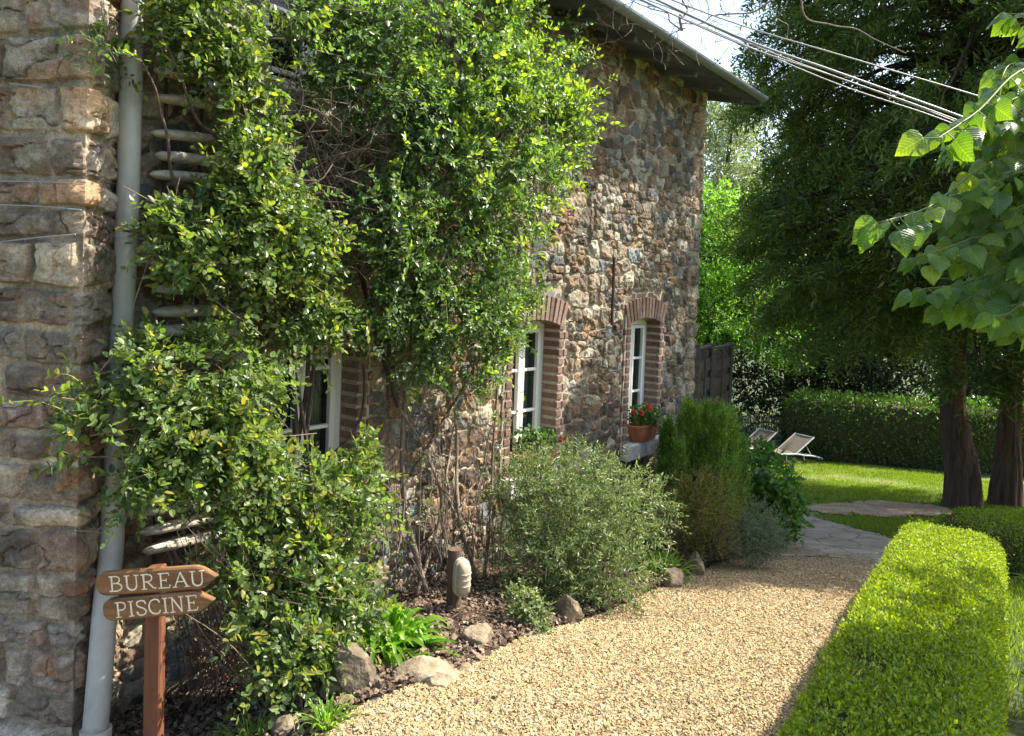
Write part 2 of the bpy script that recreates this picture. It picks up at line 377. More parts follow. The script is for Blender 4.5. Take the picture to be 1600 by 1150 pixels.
M['dark'] = surf('dark_interior', [(.3, (.012, .013, .012)), (.7, (.03, .03, .028))], 5, .9, 0)
M['curtain'] = surf('net_curtain', [(.3, (.25, .24, .21)), (.7, (.4, .39, .35))], 6, .9, .2, stretch=(6, 6, .3))
m, n, o = newmat('window_glass'); p = N(n, 'ShaderNodeBsdfPrincipled', i_Roughness=.03, i_IOR=1.5); p.inputs['Base Color'].default_value = (.02, .028, .025, 1)
tb = N(n, 'ShaderNodeBsdfTransparent'); mxs = N(n, 'ShaderNodeMixShader', i_0=.55)
n.links.new(tb.outputs[0], mxs.inputs[1]); n.links.new(p.outputs[0], mxs.inputs[2]); n.links.new(mxs.outputs[0], o.inputs[0]); M['glass'] = m
M['rock'] = surf('edging_rock', [(.2, (.06, .045, .03)), (.42, (.19, .145, .095)), (.6, (.31, .25, .17)), (.8, (.12, .105, .08))], 9, .9, .8, bscale=25, dist=.02)
M['rock_dark'] = surf('dark_edging_rock', [(.25, (.05, .042, .032)), (.5, (.14, .11, .075)), (.62, (.25, .20, .13)), (.8, (.10, .09, .07))], 9, .9, .8, bscale=22, dist=.02)
M['soil'] = surf('bed_soil', [(.3, (.035, .022, .015)), (.7, (.10, .065, .045))], 30, .95, .8, dist=.02)
M['mulch'] = islandmat('bark_mulch', [(0, (.06, .04, .026)), (.5, (.15, .10, .065)), (.85, (.25, .175, .12)), (1, (.36, .27, .19))], nscale=60)
M['gravel_bed'] = surf('gravel_bed', [(.3, (.25, .18, .10)), (.5, (.42, .32, .18)), (.7, (.55, .44, .27))], 60, .95, .9, bscale=90, dist=.015)
M['pebble'] = islandmat('gravel_chips', [(0, (.18, .13, .075)), (.12, (.31, .22, .11)), (.4, (.38, .28, .135)), (.75, (.46, .35, .185)), (.92, (.53, .44, .28)), (1, (.32, .28, .22))], .9, 50)
M['flag'] = surf('flagstone_path', [(.25, (.26, .20, .135)), (.5, (.42, .345, .25)), (.75, (.54, .45, .34))], 2.6, .9, .6, bscale=12, dist=.02)
def addjoints(m, scale):
    n = m.node_tree; p = next(x for x in n.nodes if x.type == 'BSDF_PRINCIPLED'); src = p.inputs['Base Color'].links[0].from_socket
    tc = N(n, 'ShaderNodeTexCoord'); v = N(n, 'ShaderNodeTexVoronoi', feature='DISTANCE_TO_EDGE', i_Scale=scale); n.links.new(tc.outputs['Object'], v.inputs['Vector'])
    r = ramp(n, [(.0, (.50, .50, .40)), (.02, (.62, .62, .52)), (.045, (1, 1, 1))]); n.links.new(v.outputs['Distance'], r.inputs[0])
    mx = N(n, 'ShaderNodeMixRGB', blend_type='MULTIPLY'); mx.inputs[0].default_value = 1; n.links.new(src, mx.inputs[1]); n.links.new(r.outputs[0], mx.inputs[2]); n.links.new(mx.outputs[0], p.inputs['Base Color'])
addjoints(M['flag'], 2.9)
M['sand'] = surf('bare_earth_patch', [(.3, (.32, .20, .13)), (.7, (.56, .40, .28))], 4, .95, .4)
M['lawn'] = surf('mown_lawn', [(.25, (.05, .07, .018)), (.42, (.085, .12, .022)), (.55, (.13, .165, .03)), (.75, (.20, .19, .07))], 1.1, .9, .8, bscale=30, dist=.03)
M['grass'] = leafmat('grass_blades', [(0, (.09, .13, .014)), (.6, (.17, .23, .022)), (1, (.28, .31, .05))], .45, .5)
M['ground'] = surf('meadow_ground', [(.3, (.03, .045, .015)), (.7, (.06, .085, .025))], .6, .95, .5, bscale=20, dist=.03)
M['rose'] = leafmat(spec=.5, name='rose_leaves', stops= [(0, (.075, .065, .028)), (.1, (.06, .095, .035)), (.4, (.095, .15, .05)), (.8, (.15, .21, .065)), (.97, (.20, .25, .06)), (1, (.40, .34, .03))], trans=.42, rough=.38)
M['rose_young'] = leafmat('young_rose_leaves', [(0, (.11, .15, .035)), (.7, (.20, .24, .05)), (1, (.28, .22, .06))], .5, .35)
M['climber'] = leafmat(spec=.5, name='climber_leaves', stops= [(0, (.07, .06, .03)), (.08, (.05, .09, .04)), (.5, (.085, .145, .06)), (.9, (.14, .21, .07)), (1, (.23, .30, .07))], trans=.42, rough=.38)
M['climber_tip'] = leafmat('climber_tip_leaves', [(0, (.13, .19, .03)), (.6, (.22, .29, .04)), (1, (.33, .38, .06))], .5, .35)
M['shrub'] = leafmat('grey_green_leaves', [(0, (.08, .13, .05)), (.5, (.15, .21, .08)), (.85, (.25, .31, .12)), (1, (.38, .39, .18))], .32, .4, (1.3, 1.4, .7))
M['bright'] = leafmat('bright_strap_leaves', [(0, (.09, .19, .02)), (.6, (.16, .29, .03)), (1, (.25, .40, .05))], .5, .35)
M['juniper'] = leafmat('juniper_needles', [(0, (.06, .13, .018)), (.6, (.12, .23, .028)), (1, (.22, .32, .035))], .3, .5)
M['heather'] = leafmat('heather_needles', [(0, (.075, .06, .022)), (.5, (.14, .13, .032)), (1, (.24, .24, .045))], .3, .5)
M['dwarf'] = leafmat('dwarf_conifer_needles', [(0, (.09, .13, .07)), (.6, (.15, .20, .11)), (1, (.22, .26, .15))], .25, .5, (1.2, 1.3, .8))
M['hydrangea'] = leafmat('broad_shrub_leaves', [(0, (.05, .12, .022)), (.6, (.10, .20, .035)), (1, (.16, .27, .05))], .38, .35)
M['box'] = leafmat('box_leaves', [(0, (.09, .15, .010)), (.4, (.18, .27, .012)), (.8, (.30, .41, .016)), (1, (.40, .46, .05))], .40, .45, (1.6, 1.55, .35))
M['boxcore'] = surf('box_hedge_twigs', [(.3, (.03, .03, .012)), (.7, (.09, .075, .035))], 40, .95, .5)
M['conifer'] = leafmat('cypress_fronds', [(0, (.045, .080, .020)), (.5, (.085, .135, .030)), (.85, (.15, .20, .042)), (1, (.24, .23, .06))], .36, .55, (1.5, 1.6, .6), .3)
M['conifercore'] = surf('conifer_inner_twigs', [(.3, (.010, .012, .007)), (.7, (.03, .03, .016))], 9, .95, .5)
M['beech'] = leafmat('beech_leaves', [(0, (.04, .085, .015)), (.6, (.075, .14, .025)), (1, (.13, .20, .04))], .4, .35)
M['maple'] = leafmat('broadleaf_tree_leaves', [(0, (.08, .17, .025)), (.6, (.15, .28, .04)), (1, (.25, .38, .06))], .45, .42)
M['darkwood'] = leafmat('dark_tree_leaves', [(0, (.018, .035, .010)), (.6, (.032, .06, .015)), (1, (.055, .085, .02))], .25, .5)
M['paletree'] = leafmat('pale_tree_leaves', [(0, (.11, .14, .07)), (.6, (.20, .24, .12)), (1, (.32, .36, .22))], .5, .35, (1.4, 1.5, .9))
M['linden'] = veinleaf('linden_leaves', [(0, (.04, .095, .018)), (.5, (.06, .13, .022)), (.85, (.09, .17, .028)), (1, (.15, .24, .03))])
M['green_stem'] = surf('green_stem', [(.3, (.09, .13, .03)), (.7, (.18, .2, .05))], 20, .6, 0)
M['petal'] = leafmat('red_petals', [(0, (.55, .01, .02)), (1, (.75, .03, .04))], .3, .5, (1.2, 1, 1))
M['geranium'] = leafmat('geranium_leaves', [(0, (.03, .08, .02)), (1, (.09, .17, .04))], .35, .45)
M['deadleaf'] = islandmat('dead_grass', [(0, (.12, .08, .04)), (1, (.35, .27, .15))], nscale=30)
# ------------------------------------------------------------------ the ground
def grid_geo(xs, ys, zf):
    X, Y = np.meshgrid(xs, ys); Z = zf(X, Y); nx = len(xs); ny = len(ys)
    i = np.arange(ny - 1)[:, None] * nx + np.arange(nx - 1)[None]
    F = np.stack([i, i + 1, i + nx + 1, i + nx], -1).reshape(-1, 4)
    return np.stack([X, Y, Z], -1).reshape(-1, 3), F
def inside(poly, x, y):
    poly = np.asarray(poly); r = np.zeros(np.shape(x), bool); n = len(poly); j = n - 1
    for i in range(n):
        xi, yi = poly[i]; xj, yj = poly[j]
        if yi != yj: r ^= ((yi > y) != (yj > y)) & (x < (xj - xi) * (y - yi) / (yj - yi) + xi)
        j = i
    return r
def sheet(name, poly, dz, res, mat, bumpa=0., kind='structure', wobble=.05):
    poly = np.asarray(poly); x0, y0 = poly.min(0) - res; x1, y1 = poly.max(0) + res
    zf = lambda X, Y: G(X, Y) + dz + (bumpa * fbm(X * 3, Y * 3, 5) if bumpa else 0)
    V, F = grid_geo(np.arange(x0, x1, res), np.arange(y0, y1, res), zf)
    c = V[F].mean(1); cx = c[:, 0] + wobble * (fbm(c[:, 0] * 4, c[:, 1] * 4, 3) - .5) * 2; cy = c[:, 1] + wobble * (fbm(c[:, 0] * 4, c[:, 1] * 4, 9) - .5) * 2
    F = F[inside(poly, cx, cy)]
    g = Geo(); g.add(V, F); o = g.build(name, mat, smooth=True); return tag(o, kind=kind)
ax_ = np.concatenate([-np.geomspace(400, 6, 24), np.arange(-5.5, 12, .25), np.geomspace(12.5, 400, 26)])
ay_ = np.concatenate([np.linspace(-60, -1, 12), np.arange(-.5, 26, .25), np.geomspace(27, 900, 30)])
V, F = grid_geo(ax_, ay_, lambda X, Y: G(X, Y) - .03)
g = Geo(); g.add(V, F); tag(g.build('ground', M['ground'], smooth=True), kind='structure')

edge_px = [(500, 1160), (545, 1120), (590, 1098), (640, 1080), (700, 1062), (760, 1030), (810, 1003), (860, 988), (930, 968), (985, 945), (1030, 922), (1080, 902), (1130, 885), (1180, 872), (1225, 862)]
edge = np.array([gp(u, v)[:2] for u, v in edge_px])
def hedgeL(Y): return 1.33 + .605 * (Y - 2.97)
far = np.array([gp(u, v)[:2] for u, v in [(1250, 858), (1300, 860), (1350, 866), (1400, 876)]])
gravel_poly = np.vstack([[(-2.6, -3), (-1.9, 1.6), (-1.2, 2.9)], edge + np.array([-.25, .12]), far, [(4.2, 6.5), (hedgeL(3) + .5, 3.), (1.2, -3)]])
sheet('gravel_path', gravel_poly, .0, .05, M['gravel_bed'], .012)
Jn = fac(192, 484)[:2]; Cw = at(128, 484, 3.1)[:2]; s_end = (8.75 - 6.15) / .792
bed_poly = np.vstack([[(-4, 1.6)], [(-1.62, 1.62), (-.97, 2.76)], edge, [gp(1240, 850)[:2], fs(s_end + 1.2, 0, .6)[:2], fs(s_end + 1.2, 0, -.2)[:2], fs(-5, 0, -.2)[:2]]])
def bed_h(X, Y):
    s = (X - F0[0]) * FN[0] + (Y - F0[1]) * FN[1]
    return .10 * sstep(1.5, .6, s) * sstep(-2, .5, X)
poly = bed_poly; x0, y0 = poly.min(0); x1, y1 = poly.max(0)
V, F = grid_geo(np.arange(x0, x1, .04), np.arange(y0, y1, .04), lambda X, Y: G(X, Y) + .004 + bed_h(X, Y) + .03 * fbm(X * 5, Y * 5, 5))
c = V[F].mean(1); w = .06 * (fbm(c[:, 0] * 5, c[:, 1] * 5, 3) - .5) * 2
F = F[inside(poly, c[:, 0] + w, c[:, 1] + w)]
bedV, bedF = V, F
g = Geo(); g.add(V, F); tag(g.build('flower_bed', M['soil'], smooth=True), kind='structure')
lawn_poly = np.array([gp(u, v)[:2] for u, v in [(1140, 838), (1200, 815), (1248, 808), (1300, 828), (1350, 840), (1400, 852), (1450, 862)]])
lawn_poly = np.vstack([lawn_poly, [(5, 7.3), (4.2, 5.5), (2.6, 3.2), (1.9, 1.2), (2.5, -4), (30, -4), (34, 32), (2, 32), (4.0, 14)]])
sheet('lawn', lawn_poly, -.006, .12, M['lawn'], .03, wobble=.15)
flag_poly = np.array([gp(u, v)[:2] for u, v in [(1196, 872), (1215, 840), (1243, 806), (1258, 803), (1290, 816), (1330, 826), (1372, 836), (1400, 850), (1410, 884), (1340, 876), (1290, 872)]])
sheet('stone_path', flag_poly, .014, .05, M['flag'], .02, wobble=.12)
sand_poly = np.array([gp(u, v)[:2] for u, v in [(1252, 800), (1262, 794), (1320, 788), (1380, 786), (1440, 791), (1490, 797), (1490, 812), (1430, 808), (1380, 812), (1330, 804), (1290, 806)]])
sheet('earth_patch', sand_poly, .03, .07, M['sand'], .02, wobble=.3)

# ------------------------------------------------------------------ the stone cottage
house = thing('stone_cottage', 'old rubble stone cottage with brick framed white windows, overgrown by climbers beside the gravel path', 'cottage', fs(0, G(F0[0], F0[1]), -1.5))
PAL = np.array([(.20, .145, .10), (.24, .17, .12), (.28, .22, .15), (.34, .285, .205), (.27, .17, .095), (.20, .125, .085), (.115, .11, .105), (.15, .15, .145), (.10, .075, .055), (.38, .335, .26), (.20, .17, .135), (.16, .12, .085), (.13, .09, .065), (.23, .19, .14)])
PAL = PAL * np.array([1.02, 1.10, 1.16])
def rubble(a, z, cw, ch, seed, mort=(.42, .35, .25), relief=.02, mw=.085, pal=PAL):
    wa = a + .05 * (fbm(a * 6, z * 6, seed + 1) - .5) * 2; wz = z + .04 * (fbm(a * 6, z * 6, seed + 2) - .5) * 2
    x = wa / cw; y = wz / ch; ix = np.floor(x); iy = np.floor(y)
    F1 = np.full(x.shape, 9.); F2 = F1.copy(); ID = np.zeros(x.shape)
    for dx in (-2, -1, 0, 1, 2):
        for dy in (-2, -1, 0, 1, 2):
            cx = ix + dx; cy = iy + dy
            px = cx + .5 + .85 * (lat(cx, cy, seed) - .5) + .3 * (cy % 2); py = cy + .5 + .5 * (lat(cx, cy, seed + 5) - .5)
            sx_ = .8 + .5 * lat(cx, cy, seed + 13); d = ((np.abs(x - px) / sx_) ** 4.5 + np.abs(y - py) ** 4.5) ** (1 / 4.5) - .22 * lat(cx, cy, seed + 9)
            n1 = d < F1; F2 = np.where(n1, F1, np.minimum(F2, d)); ID = np.where(n1, lat(cx, cy, seed + 21), ID); F1 = np.where(n1, d, F1)
    e = F2 - F1; mwv = mw * (.5 + 1.1 * fbm(a * 5, z * 5, seed + 3))
    m = sstep(mwv * .7, mwv * 1.4, e)
    off = (np.modf(ID * 91.7)[0] - .5)
    z0_ = 0; h = m * (relief * (.55 + .9 * np.modf(ID * 37.3)[0]) + .35 * relief * sstep(0, .6, e)) + m * relief * 1.5 * (fbm(a * 13, z * 13, seed + 4) - .5) + .022 * (fbm(a * 32, z * 32, seed + 6, 3) - .5)
    tx = np.modf(ID * 53.1)[0] - .5; h = h + m * tx * .03 * np.sin(a * 12)
    k = (np.modf(ID * 17.9)[0] * len(pal)).astype(int) % len(pal)
    c = pal[k] * (.5 + .65 * np.modf(ID * 71.3)[0])[..., None]
    q = fbm(a * 9, z * 9, seed + 7); c = c * (.6 + .8 * q)[..., None]
    r = sstep(.55, .75, fbm(a * 7 + 30, z * 7, seed + 8)); c = c * (1 - .5 * r[..., None]) + np.array([.32, .18, .09]) * .5 * r[..., None]
    mc = np.array(mort) * (.6 + .75 * fbm(a * 12, z * 12, seed + 10))[..., None]
    return h, c * m[..., None] + mc * (1 - m)[..., None]
def rubble2(a, z, seed, **k):
    h1, c1 = rubble(a, z, .21, .15, seed, **k); h2, c2 = rubble(a, z, .115, .085, seed + 60, **k)
    m = fbm(a * 2.6, z * 2.6, seed + 31, 3) > .53
    return np.where(m, h2, h1), np.where(m[..., None], c2, c1)
def ashlar(a, z, seed, rows=(.11, .21), lens=(.2, .5), mort=(.38, .31, .22), relief=.022):
    wz = z + .028 * (fbm(a * 3, z * 3, seed + 1) - .5) * 2; wa = a + .03 * (fbm(a * 5, z * 5, seed + 2) - .5) * 2
    r = np.random.default_rng(seed); zz = [z.min() - .4]
    while zz[-1] < z.max() + .4: zz.append(zz[-1] + r.uniform(*rows))
    zz = np.array(zz); k = np.clip(np.searchsorted(zz, wz) - 1, 0, len(zz) - 2)
    ez = np.minimum(wz - zz[k], zz[k + 1] - wz); ea = np.full(a.shape, 9.); ID = np.zeros(a.shape)
    for row in range(len(zz) - 1):
        s = k == row
        if not s.any(): continue
        aa = [a.min() - .5 - r.random() * .3]
        while aa[-1] < a.max() + .4: aa.append(aa[-1] + r.uniform(*lens) * r.choice([.45, 1, 1]))
        aa = np.array(aa); q = np.clip(np.searchsorted(aa, wa[s]) - 1, 0, len(aa) - 2)
        ea[s] = np.minimum(wa[s] - aa[q], aa[q + 1] - wa[s]); ID[s] = lat(q.astype(float), np.full(q.shape, float(row)), seed + 3)
    e = np.minimum(ez, ea); e = e - .012 * (fbm(a * 18, z * 18, seed + 5) - .3)
    mw = .006 + .016 * fbm(a * 4, z * 4, seed + 11)
    m = sstep(mw * .5, mw * 1.1 + .003, e)
    h = m * (relief * (.5 + .8 * np.modf(ID * 37.3)[0]) + .012 * sstep(0, .05, e)) + m * .022 * (fbm(a * 8, z * 11, seed + 6, 5) - .5) + .026 * (fbm(a * 24, z * 30, seed + 7, 4) - .5) - .02 * (1 - sstep(0, .035, np.abs(fbm(a * 6, z * 9, seed + 77, 3) - .5))) * m
    pk = (np.modf(ID * 17.9)[0] * len(PAL)).astype(int) % len(PAL)
    c = PAL[pk] * .7 + np.array([.33, .25, .17]) * .42
    c = c * (.65 + .7 * np.modf(ID * 71.3)[0])[..., None] * (.25 + 1.5 * fbm(a * 9, z * 11, seed + 8, 5))[..., None]
    ru = sstep(.55, .7, fbm(a * 4 + 9, z * 5, seed + 9)); c = c * (1 - .55 * ru[..., None]) + np.array([.36, .19, .10]) * .55 * ru[..., None]
    wl = sstep(.6, .72, fbm(a * 10, z * 12 + 7, seed + 10)); c = c * (1 - .45 * wl[..., None]) + np.array([.5, .44, .36]) * .45 * wl[..., None]
    mc = np.array(mort) * (.15 + 1.5 * fbm(a * 7, z * 7, seed + 12))[..., None]
    return h, c * m[..., None] + mc * (1 - m)[..., None]
def wallsheet(name, path, z0, z1, res, fn, holes=(), a0=0.):
    P = np.array(path, float); seg = np.linalg.norm(np.diff(P, axis=0), axis=1); cum = np.r_[0, np.cumsum(seg)]
    a = np.arange(0, cum[-1], res); z = np.arange(z0, z1, res)
    px = np.interp(a, cum, P[:, 0]); py = np.interp(a, cum, P[:, 1])
    t = np.diff(P, axis=0) / seg[:, None]; si = np.clip(np.searchsorted(cum, a, side='right') - 1, 0, len(seg) - 1)
    n = np.stack([t[si, 1], -t[si, 0]], 1)
    k = max(int(.025 / res), 1); ker = np.ones(2 * k + 1) / (2 * k + 1)
    n = np.stack([np.convolve(np.pad(n[:, j], k, 'edge'), ker, 'valid') for j in (0, 1)], 1)
    A, Z = np.meshgrid(a, z); h, c = fn(A + a0, Z)
    X = px[None] + n[None, :, 0] * h; Y = py[None] + n[None, :, 1] * h
    nx = len(a); i = np.arange(len(z) - 1)[:, None] * nx + np.arange(nx - 1)[None]
    F = np.stack([i, i + 1, i + nx + 1, i + nx], -1).reshape(-1, 4)
    V = np.stack([X, Y, Z], -1).reshape(-1, 3); ca = (A.ravel()[F].mean(1) + a0); cz = Z.ravel()[F].mean(1)
    keep = np.ones(len(F), bool)
    for (b0, b1, c0, c1) in holes: keep &= ~((ca > b0) & (ca < b1) & (cz > c0) & (cz < c1))
    g = Geo(); g.add(V, F[keep], col=c.reshape(-1, 3)); return g.build(name, M['stone'], house, smooth=False)
WINS = [(-2.42, -1.79, -1.42 + EYE, -.44 + EYE, (-.55, -.92, -1.29)), (-.19, .44, -1.52 + EYE, -.33 + EYE, (-.37, -.70, -1.05, -1.40)),
        (1.717, 2.348, -1.52 + EYE, -.33 + EYE, (-.37, -.70, -1.05, -1.40)), (-2.5, -1.75, 1.05 + EYE, 2.05 + EYE, (1.9, 1.55, 1.2))]
s0 = f_s([Jn[0], Jn[1], 0]) - .05
hl = [(a - .05, b + .05, c - .1, d + .05) for a, b, c, d, _ in WINS]
pA = fs(s0, 0)[:2]; pB = fs(s_end, 0)[:2]; pC = fs(s_end, 0, -3.2)[:2]
def facade_fn(A, Z):
    h, c = rubble2(A, Z, 40)
    h2, c2 = ashlar(A, Z, 91, (.15, .26), (.28, .55))
    q = (np.abs(A - s_end) < .22 + .1 * (np.floor(Z / .23) % 2))[..., None]
    lo = (A < -3.3 + .3 * np.sin(Z * 3))[..., None]
    k = np.ones(A.shape)
    for (b0, b1, c0, c1, _) in WINS[:3]:
        d = np.hypot(np.maximum(0, np.maximum(b0 - A, A - b1)), np.maximum(0, np.maximum(c0 - .12 - Z, Z - c1 - .2)))
        k = np.minimum(k, sstep(.09, .22, d))
    h = np.where((q | lo)[..., 0], h2, h); h = h * (.0 + k) + (k - 1) * .004; c = np.where(q | lo, c2 * .95, c)
    return h, c
wallsheet('front_wall', [pA, pB, pC], -1.3, 4.3, .0095, facade_fn, hl, a0=s0)
wd = unit(np.array([-.98, .2])); pL = Cw + wd * 1.7
wallsheet('wing_wall', [pL, Cw, Jn + unit(Jn - Cw) * .15], -.6, 4.2, .0062, lambda A, Z: ashlar(A, Z, 12))
# gable triangle and room boxes behind the windows
g = Geo(); tri = [fs(s_end - .02, 4.28, 0), fs(s_end - .02, 4.28, -3.2), fs(s_end - .02, 6.9, -3.2)]; tri2 = [p - FD * .3 for p in tri]
g.add(np.array(tri + tri2), [[0, 1, 2]]); g.add(np.array(tri + tri2), [[3, 5, 4]]); g.build('gable_wall', M['mortar'], house)
for wi, (a, b, zb, zt, bars) in enumerate(WINS):
    R_ = .145; g = Geo(); fr = Geo()
    # surround of single bricks
    pit = .0755; br = Geo(); mo = Geo()
    if wi < 3:
        nrow = int((zt - zb + .16) / pit) + 1
        for k in range(nrow):
            z = zb - .09 + k * pit
            for sd_, sgn in ((a, -1), (b, 1)):
                w_ = (.08 if (k % 2) else .135) + rng.uniform(-.008, .008)
                if k % 2: parts = [(w_, 0)]
                else: parts = [(.075, 0), (w_ - .085, .085)]
                for w2, off in parts:
                    cc = fs(sd_ + sgn * (off + w2 / 2), z, -R_ / 2 + .012 + rng.uniform(-.003, .004))
                    bbox(br, cc, (w2 - .004, R_ + .02, .056), FAX, .004)
        for sd_, sgn in ((a, -1), (b, 1)):
            box(mo, fs(sd_ + sgn * .055, (zb + zt) / 2 - .01, -R_ / 2 + .001), (.105, R_ + .02, zt - zb + .22), FAX)
        half = (b - a) / 2 + .06; rise = .07; Rr = half * half / (2 * rise) + rise / 2; cs = (a + b) / 2; zc = zt + .055 - Rr; th = math.asin(half / Rr); nb = 13
        for k in range(nb):
            t = -th + (k + .5) * 2 * th / nb; rd = Rr + .115
            xax = FD * math.cos(t) - np.array([0, 0, 1]) * math.sin(t); zax = FD * math.sin(t) + np.array([0, 0, 1]) * math.cos(t)
            bbox(br, fs(cs + rd * math.sin(t), zc + rd * math.cos(t), -R_ / 2 + .014 + rng.uniform(-.003, .004)), (2 * th * Rr / nb - .009, R_ + .02, .215), np.array([xax, FN, zax]), .004)
            box(mo, fs(cs + rd * math.sin(t), zc + rd * math.cos(t), -R_ / 2 - .002), (2 * th * Rr / nb + .006, R_, .19), np.array([xax, FN, zax]))
        sr = br.build('brick_surround', M['brick'], house); mo.build('mortar_joints', M['mortar'], sr)
    else:
        for sa_, sb_ in ((a - .13, a), (b, b + .13)): bbox(br, fs((sa_ + sb_) / 2, (zb + zt) / 2, -.06), (.13, .16, zt - zb + .02), FAX, .006)
        bbox(br, fs((a + b) / 2, zt + .07, -.06), (b - a + .26, .16, .12), FAX, .006)
        br.build('timber_surround', M['slat'], house)
    # frame
    D = .05; fo = -R_ - D / 2; ms = (a + b) / 2
    def bar(sa, sb, z0_, z1_, out, dep): bbox(fr, fs((sa + sb) / 2, (z0_ + z1_) / 2, out), (sb - sa, dep, z1_ - z0_), FAX, .005)
    bar(a - .01, a + .045, zb, zt + .06, fo, D); bar(b - .045, b + .01, zb, zt + .06, fo, D); bar(a + .045, b - .045, zt - .015, zt + .07, fo, D); bar(a + .045, b - .045, zb, zb + .05, fo, D)
    io = fo + .018
    for (p, q) in ((a + .047, ms - .002), (ms + .002, b - .047)):
        bar(p, p + .042, zb + .052, zt - .017, io, .04); bar(q - .042, q, zb + .052, zt - .017, io, .04)
        for bz in bars:
            z = bz + EYE; bar(p + .042, q - .042, z - .013, z + .013, io - .004, .03)
        bar(p + .042, q - .042, zb + .052, zb + .11, io, .038); bar(p + .042, q - .042, zt - .055, zt - .018, io, .038)
    w = fr.build('window', M['white'], house)
    g = Geo(); q = [fs(a + .05, zb + .05, fo + .004), fs(b - .05, zb + .05, fo + .004), fs(b - .05, zt - .02, fo + .004), fs(a + .05, zt - .02, fo + .004)]
    g.add(np.array(q), [[0, 1, 2, 3]]); g.build('pane', M['glass'], w)
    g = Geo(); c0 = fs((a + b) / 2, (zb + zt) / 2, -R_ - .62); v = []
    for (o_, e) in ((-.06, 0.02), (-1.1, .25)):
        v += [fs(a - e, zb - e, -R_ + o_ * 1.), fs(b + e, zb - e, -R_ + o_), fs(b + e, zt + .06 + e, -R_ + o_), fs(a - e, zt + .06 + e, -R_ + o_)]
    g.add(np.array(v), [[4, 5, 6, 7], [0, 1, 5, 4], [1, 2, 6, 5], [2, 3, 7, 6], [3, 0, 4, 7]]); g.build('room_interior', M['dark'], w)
    g = Geo()      # gathered net curtain at the far side of each window
    ss = np.linspace(b - .17, b - .06, 40); ou = -R_ - .12 + .02 * np.sin(np.arange(40) * 1.1)
    vv = np.array([[fs(s, z, o_) for s, o_ in zip(ss, ou)] for z in (zb + .06, zt)]).reshape(-1, 3); ii = np.arange(39)
    g.add(vv, np.stack([ii, ii + 1, ii + 41, ii + 40], 1)); g.build('curtain', M['curtain'], w, smooth=True)
    g = Geo(); bbox(g, fs(ms, zb - .085, -.03), (b - a + .14, .24, .165), FAX, .012); g.build('sill', M['sill'], w)
# roof
g = Geo(); sa, sb = -9.0, s_end + .3
prof = [(.52, 3.845), (.0, 3.965), (-3.4, 6.9)]
top = [(.54, 3.90), (-.05, 4.10), (-3.4, 7.05)]
P = [fs(s, z, o) for s in (sa, sb) for (o, z) in prof + top[::-1]]
n6 = 6; F_ = [[i, (i + 1) % n6, (i + 1) % n6 + n6, i + n6] for i in range(n6)]
g.add(np.array(P), F_); b0 = g.n - 12
g.f.setdefault(6, []).append(np.array([[b0 + i for i in range(6)][::-1], [b0 + 6 + i for i in range(6)]])); g.m.setdefault(6, []).append(np.zeros(2, int))
roof = g.build('roof', M['slate'], house)
g = Geo(); k = 0
for o_, z in ((.05, 3.938), (.15, 3.915), (.25, 3.892), (.35, 3.868), (.44, 3.848)):
    sl = np.array([FD, unit(FN * .52 + np.array([0, 0, -.12])), unit(np.array([0, 0, .52]) + FN * .12)])
    bbox(g, fs((sa + sb) / 2, z - .004 + .02, o_), (sb - sa - .02, .093, .018), sl, .003)
g.build('soffit', M['soffit'], house)
s = sb - .25
while s > -2.5:
    g = Geo(); bbox(g, fs(s, 3.885, .2), (.06, .46, .075), sl, .004); g.build('rafter', M['soffit'], house); s -= .62
g = Geo(); th = np.linspace(math.pi, 2 * math.pi, 9); gs = np.array([sa, sb - .01])
ring = [(.575 + .055 * math.cos(t), 3.90 + .05 * math.sin(t)) for t in th] + [(.575 + .048 * math.cos(t), 3.905 + .043 * math.sin(t)) for t in th[::-1]]
P = [fs(s, z, o) for s in gs for o, z in ring]; m_ = len(ring)
g.add(np.array(P), [[i, (i + 1) % m_, (i + 1) % m_ + m_, i + m_] for i in range(m_)]); g.build('gutter', M['zinc'], house)
g = Geo(); bbox(g, fs(sb + .012, 3.93, .27), (.022, .56, .11), sl, .004); g.build('barge_board', M['soffit'], house)
# downpipe
g = Geo(); pp = smoothpath([at(208, -160, 3.42), at(207, 0, 3.42), at(198, 365, 3.42), at(187, 560, 3.40), at(178, 780, 3.34)], 30)
tube(g, pp, .049, 20); pp2 = smoothpath([at(178, 770, 3.338), at(174, 860, 3.30), at(166, 930, 3.20), at(158, 1030, 3.12), at(149, 1142, 3.06)], 26)
dp = g.build('downpipe', M['grey_pipe'], house, smooth=True)
g = Geo(); tube(g, pp2, .0495, 20); g.build('pipe_foot', M['grey_pipe'], dp, smooth=True)
g = Geo(); tube(g, [at(198, 355, 3.42), at(197, 372, 3.42)], .053, 20); g.build('pipe_joint', M['grey_pipe'], dp)
g = Geo(); tube(g, [at(197.8, 360, 3.42) , at(197.6, 363, 3.42)], .055, 20); tube(g, [at(198, 361, 3.40), at(150, 362, 3.5)], .004, 5); g.build('pipe_bracket', M['iron'], dp)
g = Geo(); tube(g, [at(150, 1139, 3.06), at(147, 1185, 3.05)], .061, 20); g.build('pipe_collar', M['pvc'], dp)
for pts in ([(0, 283), (70, 284), (132, 288)], [(0, 320), (60, 322), (127, 328)], [(15, 130), (66, 137)], [(0, 378), (60, 371), (118, 366)]):
    g = Geo(); tube(g, [at(u, v, 3.1 + (128 - u) * .0006 - .05) for u, v in pts], .0028, 5); g.build('fixing_wire', M['wire'], house)
